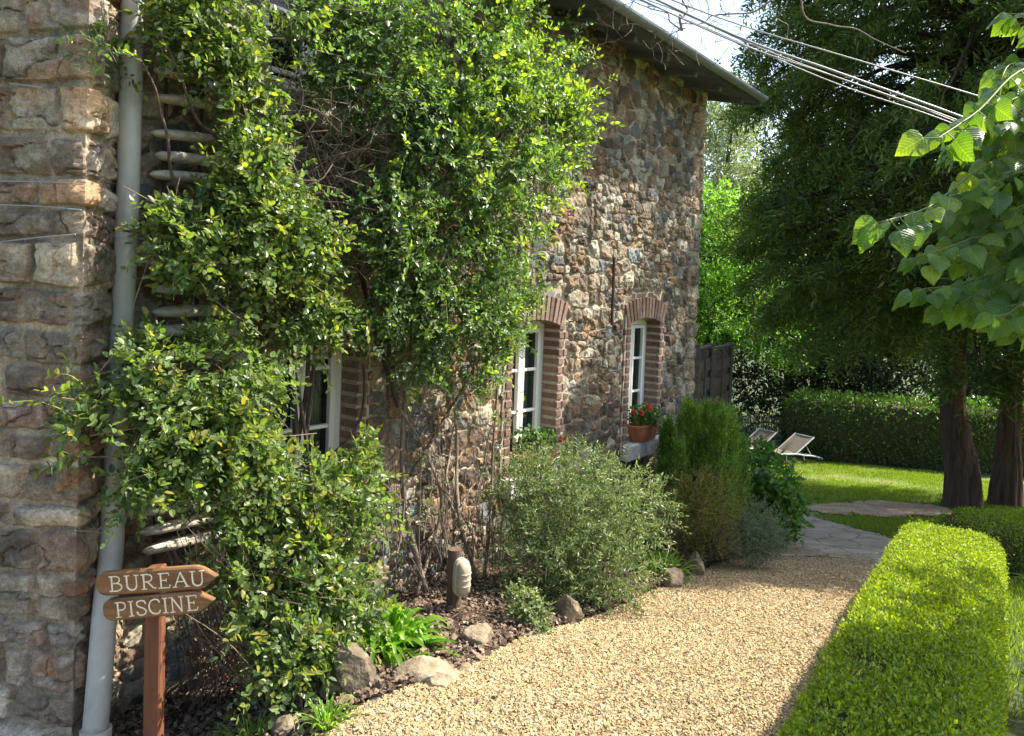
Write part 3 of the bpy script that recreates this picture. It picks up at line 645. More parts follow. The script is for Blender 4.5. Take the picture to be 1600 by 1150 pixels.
g = Geo(); tube(g, [at(118, 829, 3.02), at(150, 831, 3.2), at(166, 833, 3.3)], .003, 5); g.build('fixing_wire', M['wire'], house)
g = Geo(); a_ = fac(960, 402, .05); b_ = fac(956, 508, .05); tube(g, [a_, b_], .014, 8); g.build('wall_anchor', M['iron'], house)

# ------------------------------------------------------------------ direction sign
Ys = 2.88
sx = unit(at(340, 892, Ys) - at(152, 912, Ys)); syv = unit(np.cross([0, 0, 1.], sx)); szv = np.cross(sx, syv)    # board axes: along, back, up
sign = thing('direction_sign', 'brown wooden signpost with two arrow boards reading BUREAU and PISCINE beside the grey downpipe', 'signpost', at(240, 1180, Ys + .03))
g = Geo(); pb = at(239, 1190, Ys + .035); pt = at(244, 884, Ys + .035); pu = unit(pt - pb); pb = pb - pu * .25
axp = np.array([sx, np.cross(pu, sx), pu]); bbox(g, (pt + pb) / 2, (.066, .05, np.linalg.norm(pt - pb)), axp, .006); g.build('post', M['post'], sign)
LET = {  # strokes: list of (points, thick)
 'B': [([(.14, 0), (.14, 1)], 1), ([(.0, 1), (.38, 1), (.56, .88), (.56, .66), (.38, .53), (.14, .53)], .6), ([(.14, .53), (.45, .52), (.66, .38), (.66, .15), (.44, 0), (0, 0)], .7)],
 'U': [([(.14, 1), (.14, .3), (.24, .08), (.42, .0), (.6, .08), (.68, .3)], 1), ([(.68, .3), (.68, 1)], .5), ([(0, 1), (.3, 1)], .35), ([(.55, 1), (.82, 1)], .35)],
 'R': [([(.14, 0), (.14, 1)], 1), ([(0, 1), (.4, 1), (.58, .87), (.58, .64), (.4, .5), (.14, .5)], .6), ([(.34, .5), (.62, .1), (.8, 0)], .9), ([(0, 0), (.3, 0)], .35)],
 'E': [([(.14, 0), (.14, 1)], 1), ([(0, 1), (.6, 1), (.62, .84)], .45), ([(.14, .52), (.45, .52)], .45), ([(.45, .62), (.45, .42)], .4), ([(0, 0), (.6, 0), (.66, .2)], .45)],
 'A': [([(.08, 0), (.42, 1)], .5), ([(.42, 1), (.78, 0)], 1), ([(.2, .36), (.64, .36)], .45), ([(-.02, 0), (.2, 0)], .35), ([(.64, 0), (.92, 0)], .35)],
 'P': [([(.14, 0), (.14, 1)], 1), ([(0, 1), (.4, 1), (.58, .87), (.58, .62), (.4, .48), (.14, .48)], .6), ([(0, 0), (.3, 0)], .35)],
 'I': [([(.15, 0), (.15, 1)], 1), ([(0, 1), (.3, 1)], .35), ([(0, 0), (.3, 0)], .35)],
 'S': [([(.56, .76), (.52, .93), (.3, 1), (.08, .92), (.04, .74), (.14, .6), (.44, .44), (.56, .28), (.5, .08), (.28, 0), (.08, .07), (.02, .26)], .75)],
 'C': [([(.68, .76), (.62, .92), (.42, 1), (.18, .9), (.05, .65), (.05, .35), (.18, .1), (.42, 0), (.62, .07), (.7, .24)], .8)],
 'N': [([(.1, 0), (.1, 1)], .5), ([(.1, 1), (.66, 0)], 1), ([(.66, 0), (.66, 1)], .5), ([(-.04, 0), (.24, 0)], .35), ([(-.06, 1), (.12, 1)], .35), ([(.52, 1), (.8, 1)], .35)]}
ADV = dict(B=.86, U=.96, R=.96, E=.84, A=.96, P=.80, I=.48, S=.74, C=.88, N=.98)
def board(u0, v0, u1, v1, hpx, text, tu0, tu1, th, Yb):
    A_ = at(u0, v0, Yb); B_ = at(u1, v1, Yb); Lb = np.linalg.norm(B_ - A_); hb = hpx / FPX * Yb
    bx = unit(B_ - A_); by = unit(np.cross([0, 0, 1.], bx)); bz = np.cross(bx, by)
    out = [(.0, -.14), (.004, -.27), (.012, -.39), (.024, -.47), (.04, -.5), (Lb - .075, -.5), (Lb - .05, -.42), (Lb - .003, -.04), (Lb, 0.02), (Lb - .055, .42), (Lb - .08, .5), (.04, .5), (.024, .47), (.012, .39), (.004, .27), (.0, .14)]
    m_ = len(out); g = Geo()
    cen = np.array([np.mean([p[0] for p in out]), 0])
    rows = []
    for (ins, dep) in ((.006, -.014), (0, -.009), (0, .010), (.004, .014)):
        rows.append([A_ + bx * (x + (cen[0] - x) / Lb * 2 * ins) + bz * (y * (hb - 2 * ins)) + by * dep for x, y in out])
    P = np.array(rows).reshape(-1, 3); F = []
    for r in range(3): F += [[r * m_ + i, r * m_ + (i + 1) % m_, (r + 1) * m_ + (i + 1) % m_, (r + 1) * m_ + i] for i in range(m_)]
    g.add(P, F); g.f.setdefault(m_, []).append(np.array([[i for i in range(m_)][::-1], [3 * m_ + i for i in range(m_)]]) + g.n - 4 * m_); g.m.setdefault(m_, []).append(np.zeros(2, int))
    bo = g.build('sign_board', M['signwood'], sign)
    # raised rim and letters
    t0 = (tu0 - u0) / (u1 - u0) * Lb; t1 = (tu1 - u0) / (u1 - u0) * Lb; H = hb * th
    tot = sum(ADV[c] for c in text) - .14; sc = (t1 - t0) / tot; x = t0; g = Geo(); lay = 0
    for ch in text:
        for pts, tk in LET[ch]:
            q = np.array([(x + px * sc, (py - .5) * H) for px, py in pts]); w2 = .0052 * (tk * .75 + .25) / 2 + .0004
            if len(q) > 3: q = smoothpath(np.c_[q, np.zeros(len(q))], len(q) * 4)[:, :2]
            T = unit(np.gradient(q, axis=0)); Nn = np.stack([-T[:, 1], T[:, 0]], 1); q[0] -= T[0] * .001; q[-1] += T[-1] * .001
            e1 = q + Nn * w2; e2 = q - Nn * w2; dep = -.0152 - lay * .00012; lay = (lay + 1) % 9
            to3 = lambda e, d: A_ + bx * e[:, 0:1] + bz * e[:, 1:2] + by * d
            P = np.concatenate([to3(e1, dep), to3(e2, dep), to3(e1, -.0125), to3(e2, -.0125)]); k = len(q); i = np.arange(k - 1)
            F = np.concatenate([np.stack([i, i + 1, k + i + 1, k + i], 1), np.stack([2 * k + i, 2 * k + i + 1, i + 1, i], 1), np.stack([k + i, k + i + 1, 3 * k + i + 1, 3 * k + i], 1)])
            g.add(P, F)
        x += ADV[ch] * sc
    g.build('lettering', M['cream'], bo)
    for fx in (.42, .50):
        g = Geo(); c_ = A_ + bx * (Lb * fx + .012) + bz * (.40 * hb) ; tube(g, [c_ - by * .0165, c_ - by * .012], .0035, 10); g.build('screw', M['iron'], bo)
board(152, 912, 341, 899.5, 37, 'BUREAU', 174, 322, .62, Ys)
board(163, 953, 336, 936.5, 35, 'PISCINE', 184, 312, .66, Ys - .004)

# ------------------------------------------------------------------ slatted trellis behind the rose
tre = thing('slatted_trellis', 'weathered pale wooden slats stacked ladder-like on the wall behind the rose', 'trellis', fac(285, 830, .1))
for v in [-60, -22, 20, 66, 108, 152, 207, 242, 272, 322, 372, 412, 452, 488, 518, 562, 610, 655, 700, 745, 801, 833, 862]:
    g = Geo(); a_ = fac(238 - (v > 600) * 18 + rng.uniform(-4, 4), v, .16); L_ = rng.uniform(.46, .62)
    sl_ = -.07 * (v - 480) / 480 + rng.uniform(-.02, .02)
    b_ = a_ + FD * L_ + np.array([0, 0, sl_ * .6]); P = smoothpath([a_, (a_ + b_) / 2 + np.array([0, 0, rng.uniform(0, .012)]), b_], 14)
    r = np.interp(np.linspace(0, 1, 14), [0, .03, .12, .25, 1], [.004, .012, .018, .021, .020]) * rng.uniform(.85, 1.15)
    n0 = g.n; r = r * 1.5; tube(g, P, r, 10); vv = g.v[-2] if len(g.v) > 1 else g.v[-1]
    g.v[0] = P.repeat(10, 0) + (g.v[0] - P.repeat(10, 0)) * np.array([1.6, 1.6, .85]); g.build('slat', M['slat'], tre, smooth=True)
for u in (262, 318):
    g = Geo(); a_ = fac(u, -80, .12); b_ = fac(u - 18, 880, .12); bbox(g, (a_ + b_) / 2, (.014, .02, np.linalg.norm(a_ - b_)), FAX, .003); g.build('upright', M['iron'], tre)

# ------------------------------------------------------------------ planters on the sills
def planter(s, zb, label, glabel, L_, flowers, seed):
    z = zb + .0; t = thing('window_box', label, 'planter', fs(s, z, .03), 'terracotta boxes on the window sills')
    g = Geo(); h = .17; P = []
    n = 20; th = np.arange(n) * 2 * math.pi / n
    def ringp(k, zz): return [fs(s, z + zz, .035) + FD * (L_ / 2 * k) * np.sign(math.cos(a)) * abs(math.cos(a)) ** .5 + FN * (.085 * k) * np.sign(math.sin(a)) * abs(math.sin(a)) ** .5 for a in th]
    rows = [ringp(.78, .002), ringp(.88, .06), ringp(.98, .145), ringp(1.04, .147), ringp(1.04, h), ringp(.96, h), ringp(.9, .13), ringp(.02, .13)]
    V = np.array(rows).reshape(-1, 3); F = [[r * n + i, r * n + (i + 1) % n, (r + 1) * n + (i + 1) % n, (r + 1) * n + i] for r in range(len(rows) - 1) for i in range(n)]
    g.add(V, F); g.build('pot', M['terracotta'], t, smooth=False)
    p = thing('geranium', glabel, 'flower', fs(s, z + .13, .035), 'geraniums in the window boxes')
    g = Geo(); c = fs(s, z + .25, .05)
    for i in range(26):
        a_ = fs(s + rng.uniform(-L_ * .38, L_ * .38), z + .12, .035 + rng.uniform(-.04, .05)); b_ = a_ + np.array([rng.normal() * .05, rng.normal() * .05, rng.uniform(.08, .17)])
        tube(g, [a_, b_], .003, 4)
    g.build('stem', M['green_stem'], p)
    g = Geo(); pos, d = ell(420, c, (L_ * .42, .12, .11), .3); leaves(g, LEAF6, pos, d + rng.normal(size=d.shape) * .5, d + np.array([0, 0, .8]), .035, .042); g.build('foliage', M['geranium'], p)
    for (ds, dz, do, r) in flowers:
        g = Geo(); q = fs(s + ds, z + dz, do); pos, d = ell(70, q, (r, r, r * .8), .7); leaves(g, LEAF6, pos, rdir(70), d, .016, .016); g.build('blossom', M['petal'], p)
        g = Geo(); tube(g, [fs(s + ds * .6, z + .15, .04), q], .003, 5); g.build('stem', M['green_stem'], p)
planter(2.03, -1.52 + EYE + .002, 'terracotta window box with red geraniums on the farther, unobscured window sill', 'red geranium in the terracotta box of the farther window', .50,
        [(-.02, .34, .10, .036), (-.15, .30, .08, .022), (-.2, .31, .02, .018)], 1)
planter(.12, -1.52 + EYE + .002, 'terracotta window box half hidden by shrubs on the nearer brick-edged window', 'red geranium spilling over the sill behind the grey-green shrub', .50,
        [(.20, .25, .16, .026), (-.05, .22, .17, .014), (.1, .12, .2, .012)], 2)

# ------------------------------------------------------------------ garden lamp
def bz(u, v): return gp(u, v)
lb = at(709, 940, 4.42); lamp = thing('garden_lamp', 'low wooden bollard lamp with a cream oval glass on the mulch bed', 'garden lamp', lb)
g = Geo(); tube(g, smoothpath([lb - [0, 0, .15], lb + [0, 0, .12], lb + [-.004, 0, .315]], 8), [.046, .045, .044, .043, .043, .042, .042, .040], 18); g.build('bollard', M['lamp_wood'], lamp, smooth=False)
fd = unit(np.array([.55, -.83, 0])); rd_ = np.array([-fd[1], fd[0], 0]); lc = lb + fd * .055 + [0.012, 0, .165]
ax3 = np.array([rd_, fd, [0, 0, 1.]])
g = Geo()
th = np.linspace(0, 2 * math.pi, 29)[:-1]
def oval(k, d): return [lc + rd_ * (.043 * k) * math.cos(a) + np.array([0, 0, 1]) * ((.058 + .043 * 1) * k * math.sin(a) if 0 else (.060 * np.sign(math.sin(a)) * min(1, abs(math.sin(a)) * 3) + .043 * k * math.sin(a)) * (k ** .3)) + fd * d for a in th]
rows = [oval(1.12, -.02), oval(1.12, .012), oval(1.0, .014)]
V = np.array(rows).reshape(-1, 3); m_ = 28
g.add(V, [[r * m_ + i, r * m_ + (i + 1) % m_, (r + 1) * m_ + (i + 1) % m_, (r + 1) * m_ + i] for r in range(2) for i in range(m_)]); g.build('lamp_body', M['pvc'], lamp)
g = Geo(); rows = [oval(1.0, .012), oval(.97, .03), oval(.85, .046), oval(.6, .056), oval(.25, .060), oval(.02, .061)]
g.add(np.array(rows).reshape(-1, 3), [[r * m_ + i, r * m_ + (i + 1) % m_, (r + 1) * m_ + (i + 1) % m_, (r + 1) * m_ + i] for r in range(5) for i in range(m_)]); g.build('lamp_glass', M['lamp_glass'], lamp, smooth=True)
for zz in (-.035, 0.0, .035):
    g = Geo(); tube(g, [lc + rd_ * x + fd * (.064 * math.sqrt(max(0, 1 - (x / .05) ** 2)) + .002) + [0, 0, zz] for x in np.linspace(-.046, .046, 11)], .0028, 6); g.build('guard_bar', M['pvc'], lamp)

# ------------------------------------------------------------------ edging rocks
def rock(name, label, c, size, rot, seed, mat, tilt=0.):
    import bmesh
    bm = bmesh.new(); bmesh.ops.create_icosphere(bm, subdivisions=4, radius=1)
    v = np.array([x.co[:] for x in bm.verts]); f = np.array([[q.index for q in p.verts] for p in bm.faces]); bm.free()
    r = np.random.default_rng(seed); d = v.copy(); out = np.full(len(v), 9.)
    for _ in range(15):
        nn = unit(r.normal(size=3)); k = r.uniform(.5, .9); t = v @ nn; out = np.minimum(out, np.where(t > .05, k / np.maximum(t, .05), 9))
    v = v * np.minimum(out, 1.15)[:, None]
    v *= (1 + .12 * (fbm(v[:, 0] * 3 + 9, v[:, 1] * 3 + v[:, 2] * 2, seed) - .5) + .05 * (fbm(v[:, 0] * 9, v[:, 1] * 9 + v[:, 2] * 7, seed + 3) - .5))[:, None]
    v = v * np.array(size) / 2
    a = tilt; Rt = np.array([[math.cos(a), 0, math.sin(a)], [0, 1, 0], [-math.sin(a), 0, math.cos(a)]]); v = v @ Rt.T
    a = rot; Rz = np.array([[math.cos(a), -math.sin(a), 0], [math.sin(a), math.cos(a), 0], [0, 0, 1]]); v = v @ Rz.T
    g = Geo(); g.add(v, f); o = g.build(name, mat, smooth=False); o.location = [float(x) for x in c]; return tag(o, label, 'rock', 'rocks edging the flower bed')
def rk(label, u0, v0, u1, v1, depth, rot, seed, mat='rock', tilt=0., dz=0.):
    """box in the photo -> rock standing on the ground there"""
    b = gp((u0 + u1) / 2, v1 - 4); Yd = b[1] + depth * .4; wd_ = (u1 - u0) / FPX * Yd; hh = (v1 - v0) / FPX * Yd * .9
    c = at((u0 + u1) / 2, (v0 + v1) / 2, Yd); c[2] += dz - .012
    rock('edging_rock', label, c, (wd_ * 1.12, depth, hh * 1.15), rot, seed, M[mat], tilt)
rk('dark upright slab of rock standing on end beside the strap-leaved plant', 532, 985, 586, 1102, .15, .3, 3, 'rock_dark', -.35)
rk('pale greenish rock leaning in front of the dark upright slab', 488, 1046, 556, 1108, .14, .2, 5, 'rock', .3)
rk('long flat beige rock lying at the gravel edge below the strap-leaved plant', 592, 1030, 708, 1080, .2, .25, 7)
rk('rounded brown rock on the mulch below the garden lamp', 722, 975, 772, 1026, .16, .4, 9)
rk('small pale rock at the back of the mulch bed right of the lamp', 770, 948, 806, 992, .13, .1, 11)
rk('low grey rock at the corner of the bed under the small trailing plant', 800, 975, 850, 1004, .12, .5, 13, 'rock_dark')
rk('dark rock half buried under the grey-green shrub', 862, 925, 915, 985, .2, .2, 15, 'rock_dark')
rk('low dark rock under the right side of the grey-green shrub', 915, 925, 965, 965, .2, .6, 17, 'rock_dark')
rk('banded brown rock below the bright green plant at the gravel edge', 1022, 884, 1072, 926, .22, .3, 19, 'rock')
rk('rounded tan rock between the bright plant and the brownish heather', 1066, 863, 1108, 908, .22, .8, 21, 'rock')
rk('small whitish rock on top of the tan edging rock', 1092, 866, 1110, 882, .08, .3, 23, 'sill', 0, .01)
rk('pale stone block at the bottom edge of the bed near the signpost', 432, 1112, 486, 1156, .15, .2, 25, 'rock')
rk('small brown rock at the bottom left of the bed among twigs', 376, 1130, 428, 1170, .13, .5, 27, 'rock_dark')

ES = ['small flat stone half sunk at the gravel edge nearest the signpost', 'small stone at the gravel edge just below the foreground grass tuft', 'low stone wedged between the foreground grass tuft and the upright slab', 'little stone at the foot of the upright dark slab', 'flat sliver of stone touching the left end of the long flat rock', 'small stone just past the right end of the long flat rock',
      'dark little stone between the long flat rock and the rounded brown rock', 'low stone on the gravel side of the rounded brown rock', 'small sunken stone between the rounded brown rock and the trailing plant', 'flat stone in front of the trailing plant', 'small stone between the trailing plant and the half-buried dark rock', 'low flat stone under the front of the grey-green shrub',
      'small tan stone at the right foot of the grey-green shrub', 'flat stone just before the banded brown rock', 'low stone between the tan rock and the heather', 'small stone at the gravel edge below the heather', 'little stone at the foot of the dwarf conifer', 'last small stone of the edging, where the gravel meets the paved path']
for i, lab in enumerate(ES):
    k = (i + .6) / len(ES) * (len(edge) - 1); j = int(k); q = edge[j] * (1 - k + j) + edge[min(j + 1, len(edge) - 1)] * (k - j) + np.array([-.05, .05]) * rng.uniform(-.6, 1.3)
    w_ = rng.uniform(.08, .17); h_ = w_ * rng.uniform(.35, .6)
    rock('edging_stone', lab, (q[0], q[1], float(G(q[0], q[1])) + h_ * .22), (w_, w_ * rng.uniform(.6, .9), h_), rng.uniform(0, 3), 100 + i, M['rock' if i % 3 else 'rock_dark'])
# ------------------------------------------------------------------ fence panels, paling fence
fp = [at(1087, 543, 9.3), at(1110, 541, 10.2), at(1141, 540, 11.2)]
pf = thing('wooden_fence', 'dark brown overlapping-board fence panel at the far corner of the cottage', 'fence', (fp[0][0], fp[0][1], G(fp[0][0], fp[0][1])))
for i, p in enumerate(fp):
    g = Geo(); gz = G(p[0], p[1]) - .2; bbox(g, (p[0], p[1], (p[2] + gz) / 2 + .02), (.09, .09, p[2] - gz + .04), None, .006); g.build('post', M['fence'], pf)
for i in range(2):
    a_, b_ = fp[i], fp[i + 1]; d = unit((b_ - a_) * [1, 1, 0]); nn = np.array([d[1], -d[0], 0]); L_ = np.linalg.norm((b_ - a_)[:2]); mid = (a_ + b_) / 2
    gz = G(mid[0], mid[1]); z = min(a_[2], b_[2]) - .03; k = 0; g = Geo()
    while z > gz + .1:
        bbox(g, (mid[0] + nn[0] * (.018 if k % 2 else -.012), mid[1] + nn[1] * (.018 if k % 2 else -.012), z - .075), (L_ - .09, .016, .165), np.array([d, nn, [0, 0, 1]]), .003); z -= .128; k += 1
    for q in (.06, .5, .94):
        c = a_ + (b_ - a_) * q; bbox(g, (c[0] + nn[0] * .038, c[1] + nn[1] * .038, (mid[2] + gz) / 2), (.035, .02, mid[2] - gz - .1), np.array([d, nn, [0, 0, 1]]), .003)
    bbox(g, (mid[0], mid[1], mid[2] - .01), (L_ - .1, .07, .025), np.array([d, nn, [0, 0, 1]]), .003)
    g.build('board_panel', M['fence'], pf)
q0, q1 = at(1120, 700, 21.5), at(1240, 705, 22.5)
pal = thing('paling_fence', 'low weathered picket fence behind the sun loungers', 'fence', (q0[0], q0[1], G(q0[0], q0[1])))
gw = Geo()
for k in range(30):
    p = q0 + (q1 - q0) * k / 29; gz = G(p[0], p[1]); g = Geo(); a = rng.normal() * .03
    ax_r = np.array([[math.cos(a), 0, -math.sin(a)], [0, 1, 0], [math.sin(a), 0, math.cos(a)]])
    bbox(g, (p[0], p[1], gz + .48 + rng.uniform(-.02, .02)), (.032, .02, .95), ax_r, .004); g.build('picket', M['paling'], pal)
for hh in (.25, .75): tube(gw, [(*(q0 + (q1 - q0) * t)[:2], G(*(q0 + (q1 - q0) * t)[:2]) + hh) for t in np.linspace(0, 1, 12)], .012, 6)
gw.build('wire', M['iron'], pal)

# ------------------------------------------------------------------ sun loungers
lg = thing('sun_lounger', 'wheeled sun lounger with raised taupe backrest, the right one on the far lawn', 'sun lounger', (0, 0, 0), 'sun loungers on the far lawn')
g = Geo(); w2 = .33
for y in (-w2, w2):
    tube(g, smoothpath([(-1.0, y, .36), (-.98, y, .37), (-.2, y, .33), (.15, y, .27), (.55, y, .22), (.95, y, .12)], 20), .024, 8)
for x, z in ((-.98, .37), (-.2, .33), (.55, .22), (.93, .13)): tube(g, [(x, -w2, z), (x, w2, z)], .018, 8)
g.build('frame', M['frame'], lg, smooth=True)
def cloth(P0, P1, name, sag=.02):
    g = Geo(); V = []; nx, ny = 12, 8
    for i in range(nx + 1):
        for j in range(ny + 1):
            t = i / nx; u = j / ny * 2 - 1; p = np.array(P0) * (1 - t) + np.array(P1) * t
            V.append((p[0], u * w2 * .95, p[2] - sag * (1 - u * u) + .012))
    V = np.array(V); i = np.arange(nx)[:, None] * (ny + 1) + np.arange(ny)[None]; F = np.stack([i, i + ny + 1, i + ny + 2, i + 1], -1).reshape(-1, 4)
    g.add(V, F); g.add(V - [0, 0, .008], F[:, ::-1]); return g.build(name, M['mesh_fabric'], lg, smooth=True)
cloth((-.97, 0, .38), (-.2, 0, .345), 'seat'); br_ = cloth((-.18, 0, .35), (.52, 0, .74), 'backrest')
g = Geo()
for y in (-w2, w2): tube(g, [(-.2, y, .34), (.54, y, .76)], .02, 8)
tube(g, [(.53, -w2, .75), (.53, w2, .75)], .018, 8); tube(g, [(.22, -w2 + .04, .57), (.5, -w2 + .04, .24)], .012, 6); tube(g, [(.22, w2 - .04, .57), (.5, w2 - .04, .24)], .012, 6)
g.build('back_frame', M['frame'], br_)
for x in (-.62, .12, .78):
    for y in (-w2 - .01, w2 + .01):
        g = Geo(); hz = .34 if x < 0 else (.27 if x < .5 else .17); tube(g, [(x, y, hz), (x + .02, y, .09)], .014, 6); l_ = g.build('leg', M['frame'], lg)
        g = Geo(); th = np.linspace(0, 2 * math.pi, 15)
        tube(g, [(x + .03 + .065 * math.cos(t), y, .085 + .065 * math.sin(t)) for t in th], .02, 6, cap=False); tube(g, [(x + .03, y - .02, .085), (x + .03, y + .02, .085)], .03, 8); g.build('wheel', M['rubber'], l_)
def copy_tree(o, parent=None):
    c = o.copy(); COL.objects.link(c)
    if parent is not None: c.parent = parent
    for ch in list(o.children): copy_tree(ch, c)
    return c
l2 = copy_tree(lg); l2['label'] = 'sun lounger at the left behind the shrubs, only its taupe backrest showing'
for o, (u, v, Y), r in ((lg, (1236, 719, 19.4), .50), (l2, (1180, 713, 20.3), .55)):
    p = at(u, v, Y); o.location = (p[0], p[1], float(G(p[0], p[1])) + .01); o.rotation_euler = (0, 0, r); o.scale = (.86, .9, .9)

# ------------------------------------------------------------------ cables
cab = [((900, -60), (1130, 30), (1320, 88), (1515, 146), (1640, 185), .009, 'thin topmost pale cable crossing in front of the conifer'),
       ((880, -70), (1140, 52), (1300, 110), (1490, 178), (1640, 236), .015, 'thick pale grey cable, brightest of the bundle above the roof corner'),
       ((880, -58), (1140, 62), (1300, 118), (1480, 182), (1640, 246), .010, 'grey cable strung just below the thickest cable'),
       ((890, -45), (1090, 38), (1300, 128), (1470, 186), (1640, 258), .008, 'lowest thin cable of the bundle sagging towards the lime tree'),
       ((890, -40), (1050, 14), (1200, 80), (1460, 177), (1640, 250), .008, 'thin grey cable passing closest to the roof gutter')]
for i, c in enumerate(cab):
    g = Geo(); P = smoothpath([at(u, v, 5.6 + .05 * i) for u, v in c[:5]], 40); tube(g, P, c[5] * .62, 8); tag(g.build('cable', M['cable'], smooth=True), c[6], 'cable', 'cables crossing from the cottage to the right')
# ------------------------------------------------------------------ gravel chips, mulch, litter
def chips(name, mat, pos, smin, smax, flat, label, cat):
    n = len(pos); base = np.array([[-1, -1, -1], [1, -1, -1], [1, 1, -1], [-1, 1, -1], [-1, -1, 1], [1, -1, 1], [1, 1, 1], [-1, 1, 1]]) * .5
    v = base[None] * rng.uniform(.65, 1.15, (n, 8, 3)); v = v * rng.uniform(smin, smax, (n, 1, 1)) * np.stack([np.ones(n), rng.uniform(.55, 1, n), rng.uniform(*flat, n)], 1)[:, None]
    a = unit(rng.normal(size=(n, 3)) * [1, 1, .3]); nn = unit(rng.normal(size=(n, 3)) * .45 + [0, 0, 1]); x = unit(np.cross(a, nn)); y = np.cross(nn, x)
    v = v[..., 0:1] * x[:, None] + v[..., 1:2] * y[:, None] + v[..., 2:3] * nn[:, None] + pos[:, None]
    F = (np.arange(n) * 8)[:, None, None] + BOXF[None]; g = Geo(); g.add(v.reshape(-1, 3), F.reshape(-1, 4))
    return tag(g.build(name, mat), label, cat, kind='stuff')
def scat_poly(poly, n, pref=None):
    poly = np.asarray(poly); lo = poly.min(0); hi = poly.max(0); out = []
    while sum(map(len, out)) < n:
        p = rng.uniform(lo, hi, (n * 2, 2)); w = .06 * (fbm(p[:, 0] * 5, p[:, 1] * 5, 3) - .5) * 2
        k = inside(poly, p[:, 0] + w, p[:, 1] + w)
        if pref is not None: k &= rng.random(len(p)) < pref(p)
        out.append(p[k])
    return np.concatenate(out)[:n]
near_gravel = np.vstack([[(-1.1, 2.3)], edge - np.array([.03, -.01]), far, [(4.2, 6.5), (hedgeL(3) + .4, 3.), (1.1, 2.2)]])
p = scat_poly(near_gravel, 230000, lambda p: np.clip((4.2 / p[:, 1]) ** 1.3, .1, 1))
big = 1 + .10 * np.clip(p[:, 1:2] - 4, 0, 4)
z = G(p[:, 0], p[:, 1]) + .010 + rng.uniform(0, .009, len(p))
chips('gravel', M['pebble'], np.c_[p, z], .006, .016, (.35, .8), 'pale golden crushed gravel covering the path', 'gravel')
bi = rng.choice(len(bedF), 26000); c = bedV[bedF[bi]].mean(1); c = c[(c[:, 1] < 8)]; c[:, :2] += rng.uniform(-.02, .02, (len(c), 2)); c[:, 2] += rng.uniform(.002, .022, len(c))
chips('bark_mulch', M['mulch'], c, .010, .032, (.08, .3), 'reddish brown bark and dead leaf litter on the flower bed', 'mulch')
# fallen leaves scattered over the gravel, thicker near the bed
q = scat_poly(near_gravel, 520, lambda p: np.clip(1.2 - (((p[:, 0] - F0[0]) * FN[0] + (p[:, 1] - F0[1]) * FN[1]) - 1.2) / 1.1, .12, 1)); n_ = len(q); g = Geo()
leaves(g, LEAF6, np.c_[q, G(q[:, 0], q[:, 1]) + .03], rdir(n_) * [1, 1, .15], rng.normal(size=(n_, 3)) * .35 + [0, 0, 1], rng.uniform(.015, .035, n_), rng.uniform(.010, .02, n_)); tag(g.build('fallen_leaves', M['deadleaf']), 'small dry fallen leaves strewn over the gravel by the bed', 'leaves', kind='stuff')
# ------------------------------------------------------------------ generic plants
def stemset(name, mat, parent, paths, n=7):
    for pts, r0, r1, wb in paths:
        P = wob(smoothpath(pts, 26), wb, 5, int(rng.integers(1e6))); g = Geo(); tube(g, P, np.linspace(r0, r1, len(P)), n); g.build(name, mat, parent, smooth=True)
def twigmesh(paths, n=4):
    g = Geo()
    for P, r0, r1 in paths: tube(g, P, np.linspace(r0, r1, len(P)), n, cap=False)
    return g
GAPS = [(520, 636, 52, 100, .98), (285, 205, 74, 105, .97), (292, 495, 62, 42, .97), (325, 1040, 62, 120, .9), (590, 880, 26, 60, .6), (282, 135, 45, 28, .7), (440, 110, 36, 60, .6), (510, 255, 76, 90, .5), (462, 650, 26, 85, .85), (268, 832, 84, 58, .98), (207, 60, 34, 130, 1), (200, 330, 26, 190, .95), (170, 640, 50, 120, .6), (150, 640, 60, 70, .35), (560, 620, 30, 60, .6),
        (190, 530, 20, 50, .75), (585, 590, 44, 34, .8), (610, 690, 36, 90, .6), (355, 470, 26, 24, .5), (560, 440, 34, 40, .5), (450, 460, 30, 20, .5), (830, 590, 34, 110, .9), (700, 700, 80, 80, .45)]
def fblob(u, v, ru, rv, out, ro, n, shell=.3):
    """foliage points in a lump standing out from the facade, photo centre (u, v)"""
    c = fac(u, v, out); Yd = c[1]; a = ru / FPX * Yd; b = rv / FPX * Yd
    pos, d = ell(n, (0, 0, 0), (a, ro, b), shell)
    # lateral axis perpendicular to the view, so the lump has its photographed width
    rx = unit(np.array([c[1], -c[0], 0])); ry = np.array([-rx[1], rx[0], 0])
    P = c + pos[:, 0:1] * rx + pos[:, 1:2] * ry + pos[:, 2:3] * np.array([0, 0, 1.]); Dv = d[:, 0:1] * rx + d[:, 1:2] * ry + d[:, 2:3] * np.array([0, 0, 1.])
    k = (P - F0) @ FN > .04
    uu, vv = proj(P); r = rng.random(len(P))
    for (eu, ev, a_, b_, pr) in GAPS: k &= ~((((uu - eu) / a_) ** 2 + ((vv - ev) / b_) ** 2 < 1) & (r < pr))
    k &= r < -.50 + 2.15 * fbm(uu / 38., vv / 38., 77, 3)
    return P[k], Dv[k]
SUNV = np.array(SDIR)
